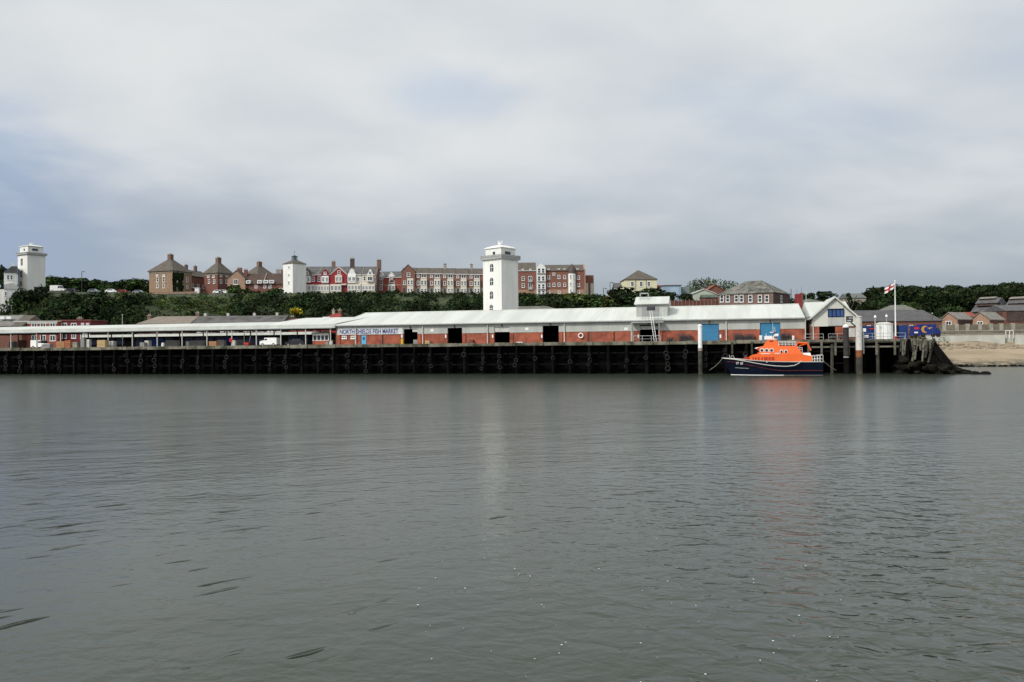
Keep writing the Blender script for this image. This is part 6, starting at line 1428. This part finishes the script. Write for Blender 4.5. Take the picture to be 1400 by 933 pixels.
# white arch with radar and mast on the flying bridge
m_ = MB(); m_.box(bxl(1045.5), bxl(1056), -.6, .6, bz(1050, 464.4), bz(1050, 459.5)); m_.prism_y([(bxl(1055), bz(1055, 464.2)), (bxl(1062), bz(1062, 465)), (bxl(1065), bz(1065, 456.5)), (bxl(1060), bz(1060, 456.5))], -.5, .5); mast = m_.build('mast_arch', whitep, fly)
m_ = MB(); m_.box(bxl(1058), bxl(1063.5), -.9, .9, bz(1060, 461.5), bz(1060, 460.2)); m_.cyl(bxl(1060), 0, bz(1060, 457), bz(1060, 454), .3, .25, 12); m_.build('radar', steel, mast)
m_ = MB(); m_.box(bxl(1053), bxl(1060), -.08, .08, bz(1057, 455), bz(1057, 454)); m_.build('radar_bar', whitep, mast)
for px, p2, yt in ((1058, 1057, 441.5), (1061, 1059.5, 447), (1048, 1048, 456)): MB().tube((bxl(px), .2, bz(px, 457 if px > 1050 else 462)), (bxl(p2), .2, bz(p2, yt)), .04, 5, .02).build('aerial', whitep, mast)
for px in (1047, 1050, 1053): m_ = MB(); m_.cyl(bxl(px), -.4, bz(px, 464.6), bz(px, 461.8), .1, .1, 8); m_.build('deck_light', redl, fly)
def rails(name, pxa, pxb, ytop, ybot, hw, n, mids=1, parent=boat, xend=False, ytop2=None):
    ytop2 = ytop2 or ytop; m_ = MB()
    for s_ in (-1, 1):
        for k in range(n+1): px = pxa+(pxb-pxa)*k/n; yt = ytop+(ytop2-ytop)*k/n; m_.tube((bxl(px), s_*hw, bz(px, ybot)), (bxl(px), s_*hw, bz(px, yt)), .03, 5)
        for q in range(mids+1): f = q/(mids+1); m_.tube((bxl(pxa), s_*hw, bz(pxa, ytop+(ybot-ytop)*f)), (bxl(pxb), s_*hw, bz(pxb, ytop2+(ybot-ytop2)*f)), .03, 5)
    for px, yt in ((pxa, ytop), (pxb, ytop2)): m_.tube((bxl(px), -hw, bz(px, yt)), (bxl(px), hw, bz(px, yt)), .04, 5)
    return m_.build(name, whitep, parent)
rails('bridge_rail', 1064, 1087.5, 467.2, 473.5, 1.3, 5, 2, whl); rails('ladder_rail', 1088, 1096, 474.2, 484.5, 1.2, 2, 2, whl, ytop2=475.5); rails('stern_rail', 1108.5, 1123, 487, 495.2, 2.1, 4, 1, ytop2=485.5)
for px in (1068, 1074, 1079): MB().box(bxl(px), bxl(px+3), -.7, .7, bz(px, 473.2), bz(px, 469.5)).build('bridge_seat', steel, whl)
sup('white_locker', whitep, [(1097, 485), (1097, 482.8), (1107, 482.6), (1108, 486.8)], 1.2, 1.1)
MB().box(bxl(1090.5), bxl(1094.5), -1.1, 1.1, bz(1092, 484), bz(1092, 478)).build('aft_hatch', redl, whl)
# orange crane arm
m_ = MB(); m_.tube((bxl(1089), .5, bz(1089, 474)), (bxl(1092), .5, bz(1092, 468)), .14, 6); m_.tube((bxl(1090), .5, bz(1090, 468.5)), (bxl(1104.5), .5, bz(1104, 469.5)), .16, 6); m_.tube((bxl(1104.3), .5, bz(1104, 469.3)), (bxl(1109.5), .5, bz(1109, 479.5)), .13, 6); m_.tube((bxl(1093), .5, bz(1093, 473)), (bxl(1103), .5, bz(1103, 470.5)), .09, 6)
m_.build('crane_arm', orange, boat)
# bow fittings
m_ = MB(); m_.tube((bxl(997.5), 0, bz(997, 490)), (bxl(997.5), 0, bz(997, 485.3)), .06); m_.path([(bxl(999.5), -.3, bz(999, 489.5)), (bxl(999.8), -.3, bz(999, 487)), (bxl(1002.5), -.3, bz(1002, 486.6)), (bxl(1004), -.3, bz(1004, 490))], .06); m_.build('bow_fairlead', galv, boat)
m_ = MB(); m_.box(bxl(1017), bxl(1023.5), -.9, .9, bz(1020, 492.8), bz(1020, 488.8)); m_.build('foredeck_hatch', orangeD, boat)
m_ = MB(); m_.cyl(bxl(1020), .4, bz(1020, 488.8), bz(1020, 485.5), .25, .2, 8); m_.build('foredeck_winch', steel, boat)
x, z = bxl(1047), bz(1047, 494.5); MB().box(x-.12, x+.12, -2.75, -2.6, z-.1, z+.1).build('fender_eye', whitep, hull)
# mooring ropes
def ropes(label, pts):
    mb = MB(); ps = []
    for px, py, d in pts: x, z = Q.front(px, py, d); ps.append((x-bx0, d, z))
    out = []
    mb.path(ps, .05, 5); o = mb.build('mooring_rope', rope, None, loc=Q.w(bx0, 0, 0), rot=(0, 0, QA)); tag(o, label, 'rope', 'mooring ropes of the lifeboat')
ropes('slack pale rope running from the lifeboat bow down to the left', [(988.5, 490, BD), (984, 495, BD+1), (978, 501, BD+2.5), (973, 504.5, BD+3.8), (970, 506.5, -.4)])
ropes('pale rope running from the lifeboat stern down to the right', [(1122.5, 490.5, BD+1), (1128, 496, BD+2), (1135, 502, BD+3.5), (1143, 506.5, -.4)])
